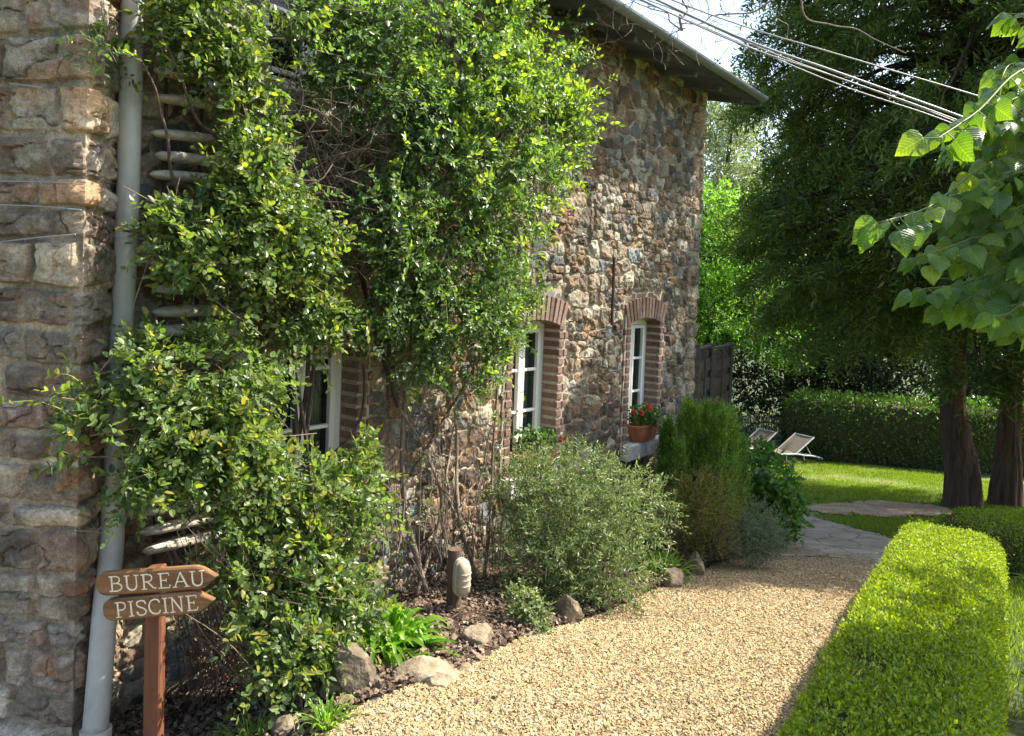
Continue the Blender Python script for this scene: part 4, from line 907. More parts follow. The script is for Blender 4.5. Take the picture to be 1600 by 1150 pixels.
# ---- climbing rose, left
rose = thing('climbing_rose', 'big glossy-leaved climbing rose covering the wall between the grey downpipe and the nearest window', 'climber', fac(420, 1010, .35))
RB = [(285, 30, 62, 60, .40, 60), (360, 40, 85, 85, .45, 95), (430, 70, 70, 80, .42, 60), (395, 170, 62, 66, .42, 60), (340, 130, 62, 50, .42, 45), (375, 250, 80, 60, .5, 75), (300, 300, 66, 60, .5, 55), (385, 330, 110, 70, .55, 120),
      (300, 385, 70, 55, .55, 60), (360, 420, 90, 62, .55, 85), (445, 330, 72, 80, .55, 90), (470, 400, 66, 60, .55, 60), (330, 480, 62, 40, .55, 40), (440, 480, 90, 50, .5, 80), (510, 510, 70, 40, .5, 50),
      (250, 570, 95, 62, .6, 90), (330, 590, 100, 75, .62, 120), (410, 610, 55, 70, .62, 50), (180, 600, 60, 62, .58, 42), (150, 680, 42, 60, .62, 22), (215, 680, 88, 70, .65, 85), (320, 690, 100, 75, .66, 120), (400, 700, 60, 60, .66, 50), (240, 760, 75, 48, .66, 60),
      (350, 770, 90, 60, .68, 90), (565, 640, 42, 50, .6, 30), (570, 730, 50, 60, .65, 48), (500, 755, 62, 45, .7, 55), (440, 800, 90, 60, .72, 95), (540, 800, 62, 60, .75, 60), (430, 880, 92, 72, .8, 105), (510, 890, 82, 72, .85, 90), (400, 960, 70, 62, .85, 70),
      (470, 970, 82, 62, .9, 85), (545, 950, 52, 52, .9, 42), (430, 1030, 70, 50, .95, 55), (360, 860, 40, 60, .75, 30), (160, 70, 34, 34, .3, 14), (140, 640, 28, 26, .5, 10)]
P_, D_ = [], []
for (u, v, ru, rv, out, dens) in RB:
    p, d = fblob(u, v, ru * .95, rv * .95, out, .22, int(dens * 5.2), .25); P_.append(p); D_.append(d)
P_ = np.concatenate(P_); D_ = np.concatenate(D_)
g = Geo(); dd = D_ * .7 + rng.normal(size=D_.shape) * .55 + np.array([0, 0, .1])
sprays(g, P_, dd, rng.uniform(.05, .14, len(P_)), 8, .030, .022, var=.45, up=SUNV * .6 + np.array([0, 0, .5]), upw=.9, nrmb=D_ * .5)
g.build('foliage', M['rose'], rose)
k = rng.random(len(P_)) < .09; g = Geo(); sprays(g, P_[k] + D_[k] * .05, D_[k] + np.array([0, 0, .5]), .12, 7, .034, .024, up=SUNV, upw=.5); g.build('young_shoots', M['rose_young'], rose)
base = [gp(u, v) for u, v in ((430, 1085), (455, 1075), (480, 1060), (410, 1095), (500, 1050), (385, 1090), (350, 1090))]
st = []
for i, b in enumerate(base[:5]):
    u1, v1 = [(455, 540), (478, 540), (500, 400), (420, 330), (560, 600)][i]
    st.append(([b, fac(440 + 14 * i, 930, .55), fac(450 + 10 * i, 760, .4), fac(u1, v1 + 60, .3), fac(u1, v1 - 120, .3)], [.032, .027, .016, .014, .012][i], .008, .03))
for (a_, b_, c_) in (((455, 560), (440, 380), (400, 200)), ((478, 540), (520, 300), (430, 120)), ((440, 640), (330, 560), (200, 600)), ((445, 760), (300, 700), (150, 690)), ((450, 500), (350, 440), (240, 330)), ((430, 300), (330, 200), (260, 60)),
                     ((440, 700), (395, 660), (380, 640)), ((500, 880), (420, 760), (385, 665)), ((460, 820), (560, 760), (620, 700)), ((300, 400), (255, 250), (232, 100))):
    st.append(([fac(*a_, .35), fac(*b_, .45), fac(*c_, .5)], .011, .004, .04))
stemset('stem', M['bark'], rose, st)
# fine twigs through the crown
tw = []
for i in range(420):
    j = rng.integers(len(P_)); a_ = P_[j]; d = unit(D_[j] + rng.normal(size=3) * .6); L_ = rng.uniform(.1, .35)
    tw.append((wob(smoothpath([a_ - d * L_, a_, a_ + d * .08 + [0, 0, -.02]], 7), .012, 3, i), .0028, .0012))
for i in range(260):     # dry basal canes lower left
    b = gp(rng.uniform(270, 500), rng.uniform(1040, 1130)); e = fac(rng.uniform(250, 520), rng.uniform(820, 1010), rng.uniform(.2, .9)); tw.append((wob(smoothpath([b, (b + e) / 2 + rng.normal(size=3) * .06, e], 12), .03, 3, i), .0035, .0012))
twigmesh(tw).build('dry_twigs', M['twig'], rose)
# long arching shoots for a ragged outline
def shoots(parent, mat, starts, L, leaf, wid, n=9, tmpl=LEAF6, stemmat='green_stem', upb=.5):
    g = Geo(); gt = Geo()
    for (a_, d) in starts:
        L_ = L * rng.uniform(.6, 1.3); d = unit(d); P = smoothpath([a_, a_ + d * L_ * .5 + [0, 0, .02], a_ + d * L_ + [0, 0, -.10 * L_]], 10); tube(gt, P, np.linspace(.003, .001, 10), 4, cap=False)
        q = P[np.linspace(2, 9, n).astype(int)]; sp = np.tile(d, (n, 1)); sd_ = unit(np.cross(sp, rdir(n)))
        leaves(g, tmpl, q, sp * .6 + sd_, np.array([0, 0, 1.]) * upb + rng.normal(size=(n, 3)) * .5, leaf * rng.uniform(.6, 1.1, n), wid)
    for k in gt.f:
        for f_, m__ in zip(gt.f[k], gt.m[k]): g.f.setdefault(k, []).append(f_ + g.n); g.m.setdefault(k, []).append(m__ + 1)
    g.v += gt.v; g.n += gt.n; g.build('long_shoots', [M[mat], M[stemmat]], parent)
sh = []
for i in range(120):
    j = rng.integers(len(P_)); sh.append((P_[j], D_[j] + rng.normal(size=3) * .4 + [0, 0, .35]))
shoots(rose, 'rose_young', sh, .24, .034, .024)

# ---- dense climber, right
cl = thing('dense_climber', 'dense dark green climber over the upper wall, reaching the bare stonework', 'climber', fac(650, 900, .25))
CB = [(500, 40, 70, 70, .35, 80), (560, 60, 80, 80, .42, 100), (620, 50, 90, 80, .46, 130), (700, 60, 100, 90, .5, 150), (790, 90, 90, 80, .5, 130), (860, 150, 78, 70, .5, 120), (610, 150, 80, 70, .5, 90), (690, 170, 100, 90, .55, 170), (780, 200, 110, 90, .6, 190), (870, 215, 66, 55, .5, 90),
      (650, 250, 90, 70, .55, 120), (740, 280, 100, 70, .6, 150), (820, 280, 66, 50, .55, 80), (600, 330, 80, 60, .55, 90), (690, 350, 90, 66, .6, 120), (770, 350, 72, 52, .55, 80), (560, 400, 70, 50, .5, 60), (640, 420, 90, 60, .55, 110), (730, 430, 90, 66, .55, 120), (790, 440, 56, 60, .5, 60),
      (590, 480, 80, 40, .5, 70), (680, 500, 90, 50, .52, 110), (760, 510, 78, 56, .5, 90), (650, 560, 60, 34, .5, 45), (720, 570, 76, 44, .48, 75), (800, 540, 40, 60, .42, 26), (820, 470, 30, 36, .42, 16), (880, 60, 40, 50, .35, 14), (800, 20, 70, 40, .4, 50), (540, 560, 62, 30, .5, 30), (905, 120, 30, 30, .4, 12), (525, 110, 50, 50, .4, 30), (470, 120, 36, 60, .35, 20)]
P_, D_, U_ = [], [], []
for (u, v, ru, rv, out, dens) in CB:
    p, d = fblob(u, v, ru * .97, rv * .97, out, .24, int(dens * 5.0), .3); P_.append(p); D_.append(d); U_.append(np.full(len(p), u + v * -.3))
P_ = np.concatenate(P_); D_ = np.concatenate(D_); U_ = np.concatenate(U_)
g = Geo(); dd = D_ * .8 + rng.normal(size=D_.shape) * .5; sprays(g, P_, dd, rng.uniform(.05, .12, len(P_)), 8, .028, .019, var=.45, up=SUNV * .6 + np.array([0, 0, .5]), upw=.9, nrmb=D_ * .5)
g.build('foliage', M['climber'], cl)
k = (rng.random(len(P_)) < .30 * sstep(560, 850, U_) + .02) & ((P_ - F0) @ FN > .42); g = Geo(); sprays(g, P_[k] + D_[k] * .07, D_[k] + np.array([0, 0, .6]), .11, 7, .040, .024, up=SUNV, upw=.4); g.build('young_shoots', M['climber_tip'], cl)
sh = []
for i in range(150):
    j = rng.integers(len(P_)); sh.append((P_[j], D_[j] + rng.normal(size=3) * .4 + [0, 0, .3] + FD * .3))
shoots(cl, 'climber_tip', sh, .22, .038, .022)
st = []
for (pts, r0) in [([(668, 925), (630, 800), (628, 640), (640, 480), (600, 300)], .022), ([(655, 930), (690, 790), (660, 700), (620, 620), (640, 500)], .012), ([(742, 905), (700, 780), (655, 690), (630, 600)], .014), ([(642, 745), (690, 660), (722, 610), (760, 520), (800, 380)], .012),
                  ([(715, 820), (715, 700), (708, 610), (690, 500)], .014), ([(760, 900), (765, 760), (775, 640), (780, 560), (770, 420)], .012), ([(700, 830), (735, 760), (762, 720)], .009), ([(735, 820), (750, 740), (768, 660)], .008), ([(700, 760), (705, 700), (712, 640)], .008), ([(745, 855), (722, 800), (690, 760)], .007),
                  ([(690, 880), (690, 800), (700, 720)], .007), ([(625, 640), (560, 420), (480, 200), (430, 130)], .018), ([(610, 620), (600, 400), (560, 180), (520, 110), (480, 90)], .014), ([(640, 480), (720, 300), (820, 160), (900, 60), (930, -30)], .011), ([(780, 560), (840, 350), (880, 160)], .007)]:
    st.append(([fac(u, v, .12 + .22 * (i == 0) + .04 * i) for i, (u, v) in enumerate(pts)], r0, .005, .02))
stemset('stem', M['bark_pale'], cl, st[:3] + st[4:11]); stemset('stem', M['bark'], cl, [st[3]] + st[11:])
tw = []
for i in range(330):     # tangle of dry twigs above the nearest window
    c = fac(rng.uniform(430, 640), rng.uniform(130, 420), rng.uniform(.2, .5)); d = unit(rng.normal(size=3) * [1, .5, .8]); L_ = rng.uniform(.15, .5)
    tw.append((wob(smoothpath([c - d * L_ / 2, c + rng.normal(size=3) * .05, c + d * L_ / 2 - [0, 0, .05]], 10), .04, 4, i), .0035, .0012))
for i in range(420):
    j = rng.integers(len(P_)); a_ = P_[j]; d = unit(D_[j] + rng.normal(size=3) * .6); L_ = rng.uniform(.1, .3); tw.append((wob(smoothpath([a_ - d * L_, a_, a_ + d * .06], 6), .012, 3, i), .0028, .0012))
for i in range(55):     # thin upright shoots and dry canes between the windows
    u = rng.uniform(600, 800); v0 = rng.uniform(840, 930); a_ = fac(u, v0, rng.uniform(.15, .45)); b_ = fac(u + rng.normal() * 34, v0 - rng.uniform(90, 300), rng.uniform(.1, .4)); tw.append((wob(smoothpath([a_, (a_ + b_) / 2 + rng.normal(size=3) * .04, b_], 12), .03, 4, i), .0035, .0012))
twigmesh(tw).build('dry_twigs', M['twig'], cl)
sp, sd2 = [], []
for (u, v, ru, rv, dn) in ((700, 650, 90, 60, 60), (690, 740, 80, 60, 55), (740, 690, 60, 80, 55), (780, 640, 40, 70, 40), (620, 700, 30, 80, 26), (760, 790, 50, 50, 40), (640, 830, 40, 50, 20)):
    p, d = fblob(u, v, ru, rv, .34, .15, dn); sp.append(p); sd2.append(d)
sp = np.concatenate(sp); sd2 = np.concatenate(sd2); g = Geo(); sprays(g, sp, sd2, .09, 6, .026, .018, up=SUNV, upw=.6); g.build('sparse_leaves', M['shrub'], cl)

# ---- shrubs on the bed
def lump(parent, mat, blobs, nl, leaf, wid, L_, per, tmpl=LEAF6, spread=.8, upw=.8, shell=.4, upv=None, name='foliage', droop=.2, bias=.8):
    P_, D_ = [], []
    for (u, v, Yd, ru, rv, ry) in blobs:
        c = at(u, v, Yd); a = ru / FPX * Yd; b = rv / FPX * Yd; n = int(per * (ru * rv) / 1000)
        pos, d = ell(n, (0, 0, 0), (a, ry, b), shell); rx = unit(np.array([c[1], -c[0], 0])); ryv = np.array([-rx[1], rx[0], 0])
        P = c + pos[:, 0:1] * rx + pos[:, 1:2] * ryv + pos[:, 2:3] * np.array([0, 0, 1.]); Dv = d[:, 0:1] * rx + d[:, 1:2] * ryv + d[:, 2:3] * np.array([0, 0, 1.])
        k = P[:, 2] > G(P[:, 0], P[:, 1]) + .01; P_.append(P[k]); D_.append(Dv[k])
    P_ = np.concatenate(P_); D_ = np.concatenate(D_); g = Geo()
    sprays(g, P_, D_ * bias + rng.normal(size=D_.shape) * .4 + (np.array(upv) if upv is not None else 0), rng.uniform(.7, 1.3, len(P_)) * L_, nl, leaf, wid, tmpl, up=SUNV * .5 + np.array([0, 0, .5]), upw=upw, spread=spread, nrmb=D_ * .5, droop=droop)
    g.build(name, M[mat], parent); return P_, D_
def stems_up(parent, base, targets, mat='bark', r0=.012, name='stem'):
    for t_ in targets:
        g = Geo(); tube(g, wob(smoothpath([base + rng.normal(size=3) * [.03, .03, 0], (base + t_) / 2 + rng.normal(size=3) * .04, t_], 10), .02, 3, int(rng.integers(1e6))), np.linspace(r0, .003, 10), 6); g.build(name, M[mat], parent, smooth=True)
b_ = at(905, 950, 5.15); s1 = thing('grey_green_shrub', 'rounded grey-green shrub with narrow leaves below the nearer flower box', 'shrub', b_)
P_, D_ = lump(s1, 'shrub', [(900, 800, 5.2, 100, 80, .42), (850, 870, 5.0, 80, 72, .38), (960, 790, 5.5, 72, 66, .38), (940, 880, 5.05, 90, 72, .4), (905, 735, 5.5, 62, 36, .25), (1010, 800, 5.7, 40, 52, .25), (850, 780, 5.15, 45, 55, .3), (890, 930, 4.9, 70, 40, .28), (845, 735, 5.4, 50, 34, .22), (805, 760, 5.2, 40, 34, .2)], 9, .034, .011, .13, 60, LEAF6, spread=.7, upv=(0, 0, .35))
stems_up(s1, b_, [at(u, v, 5.2) for u, v in ((850, 820), (880, 760), (920, 740), (960, 780), (1000, 800), (900, 860), (830, 880), (940, 880))])
shoots(s1, 'shrub', [(P_[j], D_[j] + np.array([0, 0, .6])) for j in rng.integers(len(P_), size=150)], .17, .034, .010)
def strap(name, label, u, v, Yd, n, L_, mat='bright', wd_=.018, group=None):
    b = at(u, v, Yd); b[2] = float(G(b[0], b[1])) + .06; t = thing(name, label, 'plant', b, group); g = Geo()
    for i in range(n):
        a = rng.uniform(0, 2 * math.pi); el = rng.uniform(.35, 1.45); d = np.array([math.cos(a) * math.cos(el), math.sin(a) * math.cos(el), math.sin(el)]); l = L_ * rng.uniform(.6, 1.1); o = b + np.array([math.cos(a), math.sin(a), 0]) * rng.uniform(0, L_ * .35) - [0, 0, .04]
        h_ = np.array([d[0], d[1], 0]); P = smoothpath([o, o + d * l * .5, o + d * l * .8 + h_ * l * .12 - [0, 0, l * .05], o + d * l * .9 + h_ * l * .35 - [0, 0, l * .25 * rng.uniform(.3, 1.4)]], 8)
        w = np.array([.35, .8, 1, 1, .9, .7, .4, .05]) * wd_ * rng.uniform(.7, 1.2) / 2; T = unit(np.gradient(P, axis=0)); S = unit(np.cross(T, [0, 0, 1.])); U = np.cross(S, T)
        V = np.concatenate([P + S * w[:, None] + U * w[:, None] * .4, P, P - S * w[:, None] + U * w[:, None] * .4]); k = np.arange(7)
        g.add(V, np.concatenate([np.stack([k, k + 1, k + 9, k + 8], 1), np.stack([k + 8, k + 9, k + 17, k + 16], 1)]))
    g.build('leaves', M[mat], t, smooth=True); return t
strap('strap_leaved_plant', 'bright green clump of strap-shaped leaves beside the upright dark rock', 592, 1000, 3.75, 300, .31, wd_=.044, group=None)
strap('strap_leaved_plant', 'small bright green clump at the right foot of the grey-green shrub', 1036, 890, 6.1, 120, .26, wd_=.02)
strap('grass_tuft', 'sparse light green tuft at the gravel edge in the foreground', 512, 1142, 3.0, 70, .13, wd_=.008)
strap('grass_tuft', 'thin grassy tuft beside the pale edging stone, bottom left of the bed', 395, 1100, 3.05, 60, .16, wd_=.006)
b_ = at(826, 1000, 4.25); b_[2] = G(b_[0], b_[1]); s2 = thing('trailing_plant', 'small trailing plant with yellowish leaves at the mulch corner right of the lamp', 'plant', b_)
lump(s2, 'shrub', [(826, 965, 4.3, 26, 32, .1), (815, 935, 4.35, 18, 18, .08), (838, 985, 4.25, 18, 18, .08)], 7, .024, .015, .06, 190)
stems_up(s2, b_, [at(820, 930, 4.35), at(835, 950, 4.3)], r0=.004)
# juniper with upright plumes
def plumes(t, mat, tips, base, n_each, L_, leaf, wid, name='foliage', rad=.09):
    g = Geo(); gs = Geo()
    for tp in tips:
        P = smoothpath([base + rng.normal(size=3) * [.08, .08, 0], (base * .45 + tp * .55) + (tp - base) * [.25, .25, 0], tp], 14); tube(gs, P, np.linspace(.014, .003, 14), 5)
        q = .38 + .62 * rng.random(n_each) ** .8; i = (q * 13).astype(int); pos = P[i] + rng.normal(size=(n_each, 3)) * rad * (1.15 - q[:, None]) * [1, 1, .8]; ax = unit(P[np.minimum(i + 1, 13)] - P[np.maximum(i - 1, 0)])
        sprays(g, pos, ax + rng.normal(size=(n_each, 3)) * .28, L_ * rng.uniform(.6, 1.2, n_each), 8, leaf, wid, LEAF4, spread=.55, up=(.3, .1, .6), droop=-.05)
    g.build(name, M[mat], t); gs.build('branches', M['bark'], t)
b_ = at(1100, 850, 7.3); b_[2] = G(b_[0], b_[1]); jn = thing('juniper', 'feathery green juniper with upright plumes in front of the brown fence panel', 'shrub', b_)
tips = [at(u + rng.uniform(-5, 5), v + rng.uniform(-6, 6), rng.uniform(6.9, 7.8)) for u, v in ((1036, 690), (1034, 720), (1042, 676), (1160, 700), (1046, 662), (1072, 636), (1085, 648), (1098, 634), (1112, 640), (1126, 640), (1136, 636), (1146, 664), (1158, 690), (1052, 670), (1064, 652), (1078, 642), (1092, 650), (1104, 645), (1118, 655), (1132, 648), (1142, 655), (1150, 680), (1046, 700), (1040, 730), (1060, 700), (1085, 690), (1110, 690), (1130, 700), (1155, 715), (1165, 740), (1100, 730), (1070, 740), (1140, 745))]
plumes(jn, 'juniper', tips, b_, 360, .12, .028, .010, rad=.075)
b_ = at(1085, 878, 6.75); b_[2] = G(b_[0], b_[1]); ht = thing('heather', 'brownish olive heather mound in front of the juniper', 'shrub', b_)
lump(ht, 'heather', [(1080, 790, 6.6, 56, 58, .32), (1120, 785, 6.7, 44, 54, .3), (1060, 830, 6.7, 40, 44, .28), (1110, 840, 6.7, 50, 40, .28), (1085, 755, 7.0, 40, 24, .2)], 8, .018, .007, .09, 230, LEAF4, spread=.5, upv=(0, 0, .7), shell=.35)
stems_up(ht, b_, [at(u, v, 6.9) for u, v in ((1060, 780), (1085, 750), (1110, 770), (1125, 800))], r0=.008)
b_ = at(1178, 868, 7.1); b_[2] = G(b_[0], b_[1]); dw = thing('dwarf_conifer', 'small rounded grey-green dwarf conifer at the end of the bed by the path', 'shrub', b_)
lump(dw, 'dwarf', [(1187, 830, 6.9, 34, 48, .24), (1165, 846, 6.8, 36, 32, .22), (1197, 848, 6.85, 26, 30, .18)], 8, .016, .007, .07, 520, LEAF4, spread=.6, upv=(0, 0, .4), shell=.5)
stems_up(dw, b_, [at(1180, 820, 7.2), at(1165, 840, 7.1)], r0=.008)
b_ = at(1215, 835, 8.4); b_[2] = G(b_[0], b_[1]); hy = thing('broadleaf_shrub', 'broad-leaved green shrub leaning over the path end, below the sun loungers', 'shrub', b_)
P_, D_ = lump(hy, 'hydrangea', [(1200, 745, 8.4, 42, 46, .4), (1222, 790, 8.3, 30, 40, .3), (1175, 715, 8.6, 26, 26, .25), (1205, 800, 8.2, 36, 38, .3), (1165, 760, 8.5, 30, 46, .3), (1180, 800, 8.4, 32, 44, .3)], 6, .07, .045, .11, 75)
stems_up(hy, b_, [at(u, v, 8.4) for u, v in ((1190, 740), (1220, 770), (1175, 720), (1205, 790))])

# ------------------------------------------------------------------ clipped hedges
def hedge(name, label, path, wid, hgt, lsize, dens, mat, loose=.02, endr=.35, group=None, ztop=None):
    """path: (x, y) points; wid and hgt callables of t"""
    P = np.array(path, float); nT = 80; t = np.linspace(0, 1, nT); S = np.stack([np.interp(t, np.linspace(0, 1, len(P)), P[:, k]) for k in (0, 1)], 1)
    T = unit(np.gradient(S, axis=0)); R_ = np.stack([T[:, 1], -T[:, 0]], 1); nA = 40; th = np.linspace(0, math.pi, nA)
    Lt = np.linalg.norm(P[-1] - P[0]); V = np.zeros((nT, nA, 3))
    for i in range(nT):
        dl = min(t[i], 1 - t[i]) * Lt; e = math.sqrt(max(0.0, 1 - max(0, 1 - dl / endr) ** 2)) ** .8 if dl < endr else 1; e = max(e, .03)
        w = wid(t[i]) / 2 * e; h = hgt(t[i]) * (.15 + .85 * e); ex = 2 / 6.5
        c = np.cos(th); s = np.sin(th); xx = np.sign(c) * np.abs(c) ** ex * w; zz = np.abs(s) ** ex * h
        xx = xx * (1 + .05 * (fbm(th * 2, np.full(nA, t[i] * Lt * 1.6), 4) - .5)); zz = zz * (1 + .06 * (fbm(th * 2 + 9, np.full(nA, t[i] * Lt * 2), 6) - .5))
        V[i, :, 0] = S[i, 0] - R_[i, 0] * xx; V[i, :, 1] = S[i, 1] - R_[i, 1] * xx; V[i, :, 2] = G(V[i, :, 0], V[i, :, 1]) * 0 + G(S[i, 0], S[i, 1]) + zz
    Vf = V.reshape(-1, 3); i = np.arange(nT - 1)[:, None] * nA + np.arange(nA - 1)[None]; F = np.stack([i, i + 1, i + nA + 1, i + nA], -1).reshape(-1, 4)
    A = np.linalg.norm(np.cross(Vf[F[:, 2]] - Vf[F[:, 0]], Vf[F[:, 3]] - Vf[F[:, 1]]), axis=1).sum() / 2
    n = int(A * dens); pos, nr = scatter(Vf, F, n); cen = np.array([*S.mean(0), G(*S.mean(0))]); up_ = nr[:, 2].mean()
    if up_ < 0: nr = -nr
    kk = (fbm(pos[:, 0] * 7 + pos[:, 2] * 5, pos[:, 1] * 7 + pos[:, 2] * 3, 91, 4) > .36) | (rng.random(n) < .35); pos = pos[kk]; nr = nr[kk]; n = len(pos)
    pos = pos + nr * (.02 * (fbm(pos[:, 0] * 6 + pos[:, 2] * 4, pos[:, 1] * 6, 95, 3) - .5))[:, None]
    t_ = thing(name, label, 'hedge', (S[0, 0], S[0, 1], float(G(S[0, 0], S[0, 1]))), group)
    g = Geo(); pos = pos + nr * (rng.normal(size=(n, 1)) * loose - loose * .5 + (rng.random((n, 1)) < .025) * rng.exponential(loose * 1.1, (n, 1))); d = nr * .7 + rdir(n) * .9 + np.array([0, 0, .25]); s_ = rng.uniform(.65, 1.25, n)
    leaves(g, LEAF4 if lsize < .03 else LEAF6, pos, d, nr + rdir(n) * .9, lsize * s_, lsize * .62 * s_); g.build('foliage', M[mat], t_)
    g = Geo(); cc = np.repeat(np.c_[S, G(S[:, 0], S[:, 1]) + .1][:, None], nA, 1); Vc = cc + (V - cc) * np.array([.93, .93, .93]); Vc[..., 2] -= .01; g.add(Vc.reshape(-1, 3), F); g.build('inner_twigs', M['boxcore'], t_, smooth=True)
    return t_
def hR(Y): return .665 * Y + .02
ys = np.linspace(1.1, 6.15, 12); hp = [((hedgeL(y) + hR(y)) / 2, y) for y in ys]
def hw(t): y = 1.1 + t * 5.05; return (hR(y) - hedgeL(y)) * .83
def hh(t): y = 1.1 + t * 5.05; return (EYE - 1.30 - .15 * (y - 3)) - float(G(.6 * y, y))
hedge('box_hedge', 'low box hedge in the right foreground, yellow-green where the sun hits its far end', hp, hw, hh, .016, 26000, 'box', .012, .8)
hedge('box_hedge', 'low box hedge crossing behind the foreground hedge, in front of the trunks', [(4.45, 7.75), (6.5, 7.45), (9, 7.0)], lambda t: .75, lambda t: .52, .020, 9000, 'box', .015, .4)
bh = [at(u, 720, Y)[:2] for u, Y in ((1225, 21.6), (1300, 20.6), (1400, 20.0), (1500, 19.3), (1640, 18.8), (1800, 18.4))]
hedge('beech_hedge', 'tall beech hedge closing the far side of the lawn', bh, lambda t: 1.3, lambda t: 1.72, .085, 620, 'beech', .08, .6)

# ------------------------------------------------------------------ lawn blades
lp = np.array([gp(u, v)[:2] for u, v in [(1215, 728), (1230, 722), (1300, 724), (1480, 742), (1600, 760)]]); lp = np.vstack([lp, [(10.5, 12), (7.5, 8), (4.6, 7.6)], lawn_poly[3:6] + [.1, .05], [gp(1235, 812)[:2], gp(1205, 780)[:2]]])
p = scat_poly(lp, 75000, lambda p: np.clip(2.6 * fbm(p[:, 0] * 1.3, p[:, 1] * 1.3, 88) - .55, .12, 1)); k = ~inside(sand_poly, p[:, 0], p[:, 1]) | (rng.random(len(p)) < .08); k &= ~inside(flag_poly, p[:, 0], p[:, 1]); p = p[k]
g = Geo(); n_ = len(p); d = rng.normal(size=(n_, 3)) * .35 + [0, 0, 1]; leaves(g, LEAF4, np.c_[p, G(p[:, 0], p[:, 1]) + .005], d, rdir(n_) * [1, 1, .2], rng.uniform(.03, .075, n_), .012)
q = rng.uniform([2.2, 2.2], [5.5, 6.8], (26000, 2)); q = q[(q[:, 0] > hR(q[:, 1]) - .05)]; n_ = len(q)
leaves(g, LEAF4, np.c_[q, G(q[:, 0], q[:, 1])], rng.normal(size=(n_, 3)) * .35 + [0, 0, 1], rdir(n_), rng.uniform(.03, .07, n_), .008)
tag(g.build('grass', M['grass']), 'short mown lawn grass, lit in streaks between tree shadows', 'grass', kind='stuff')

# ------------------------------------------------------------------ the big conifer
def conifer(name, label, cx, cy, trunks, zlo, zhi, Rf, nl, seed, nf=34, squash=None):
    gz = float(G(cx, cy)); t = thing(name, label, 'tree', (cx, cy, gz))
    for (dx, dy, r, lean) in trunks:
        g = Geo(); P = wob(smoothpath([(cx + dx, cy + dy, float(G(cx + dx, cy + dy)) - .2), (cx + dx, cy + dy, gz + .6), (cx + dx + lean[0] * .45, cy + dy + lean[1] * .45, gz + 3.), (cx + dx + lean[0], cy + dy + lean[1], zhi - .5)], 30), .015, 6, seed)
        rr = np.interp(np.linspace(0, 1, 30), [0, .05, .12, 1], [r * 1.45, r * 1.15, r, .05]); tube(g, P, rr, 48); v = g.v[0]; a = np.arctan2(v[:, 1] - cy - dy, v[:, 0] - cx - dx)
        v[:, :2] += (unit(v[:, :2] - P[:, :2].repeat(48, 0)) * (.06 * (fbm(a * 3 + 5, v[:, 2] * .7, seed) - .5) * 2 + .03 * (fbm(a * 9 + 5, v[:, 2] * 1.1, seed + 3) - .5) * 2)[:, None]); g.build('trunk', M['bark_red'], t, smooth=True)
    gl = Geo(); gf = Geo(); PP, DD = [], []
    for i in range(nl):
        q = (i + rng.random()) / nl; z = zlo + (zhi - zlo) * q ** 1.15; a = i * 2.399 + rng.normal() * .2; R_ = Rf(z, a) * rng.uniform(.72, 1.06)
        d = np.array([math.cos(a), math.sin(a), 0]); o = np.array([cx, cy, z + .25 * R_ * .5]); dr = rng.uniform(.10, .32)
        P = smoothpath([o, o + d * R_ * .5 + [0, 0, .06 * R_], o + d * R_ * .85 - [0, 0, dr * R_ * .5], o + d * R_ - [0, 0, dr * R_]], 16); P = wob(P, .12, 4, i + seed)
        tube(gl, P, np.linspace(.05, .01, 16), 5, cap=False); n = int(nf * (.5 + R_ / 4)); u_ = .35 + .65 * rng.random(n) ** .8; k = np.minimum((u_ * 15).astype(int), 14); f = (u_ * 15 - k)[:, None]
        p = P[k] * (1 - f) + P[np.minimum(k + 1, 15)] * f; sd_ = np.array([-d[1], d[0], 0]); sg = rng.normal(size=(n, 1)); off = rng.uniform(.05, .55, (n, 1)) * (1.1 - .6 * u_[:, None])
        PP.append(p + sd_ * np.sign(sg) * off + [0, 0, -.06] + rng.normal(size=(n, 3)) * .06); DD.append(d * .6 + sd_ * np.sign(sg) * .5 + np.array([0, 0, -.55]) + rng.normal(size=(n, 3)) * .28)
    PP = np.concatenate(PP); DD = np.concatenate(DD); gl.build('limbs', M['bark_red'], t, smooth=True)
    out = unit(PP - np.array([cx, cy, 0]) * [1, 1, 0] - PP * [0, 0, 1]) 
    sprays(gf, PP, DD, rng.uniform(.22, .46, len(PP)), 11, .135, .034, LEAF4, up=(0, 0, 1), upw=.7, spread=.75, droop=.45, var=.35, nrmb=out * .5)
    gf.build('foliage', M['conifer'], t)
    return t
def Rbig(z, a):
    r = np.interp(z, [1.6, 2.6, 3.4, 4.6, 6.3, 8, 10, 12.2], [3.6, 4.5, 4.6, 4.0, 4.2, 3.4, 2.2, .4]); return (r - .5 * max(0, -math.cos(a)) * (1 if z < 5 else .2)) * (1 + .08 * math.sin(3 * a + 1) + .06 * math.sin(7 * a + z))
CX, CY = 7.9, 13.0
conifer('cypress_tree', 'huge dark drooping conifer with its left trunk standing on the lawn, filling the upper right', CX, CY, [(0, 0, .33, (-.45, .3))], 1.2, 12.0, Rbig, 330, 5, 60)
def Rb2(z, a): return float(np.interp(z, [1.8, 3, 6, 9, 12], [2.4, 3.6, 3.9, 3.0, .6]))
conifer('cypress_tree', 'second dark conifer whose trunk stands just right of the first one at the edge', 9.6, 14.2, [(-.45, -.5, .30, (.15, .2))], 1.9, 12.5, Rb2, 150, 8, 44)

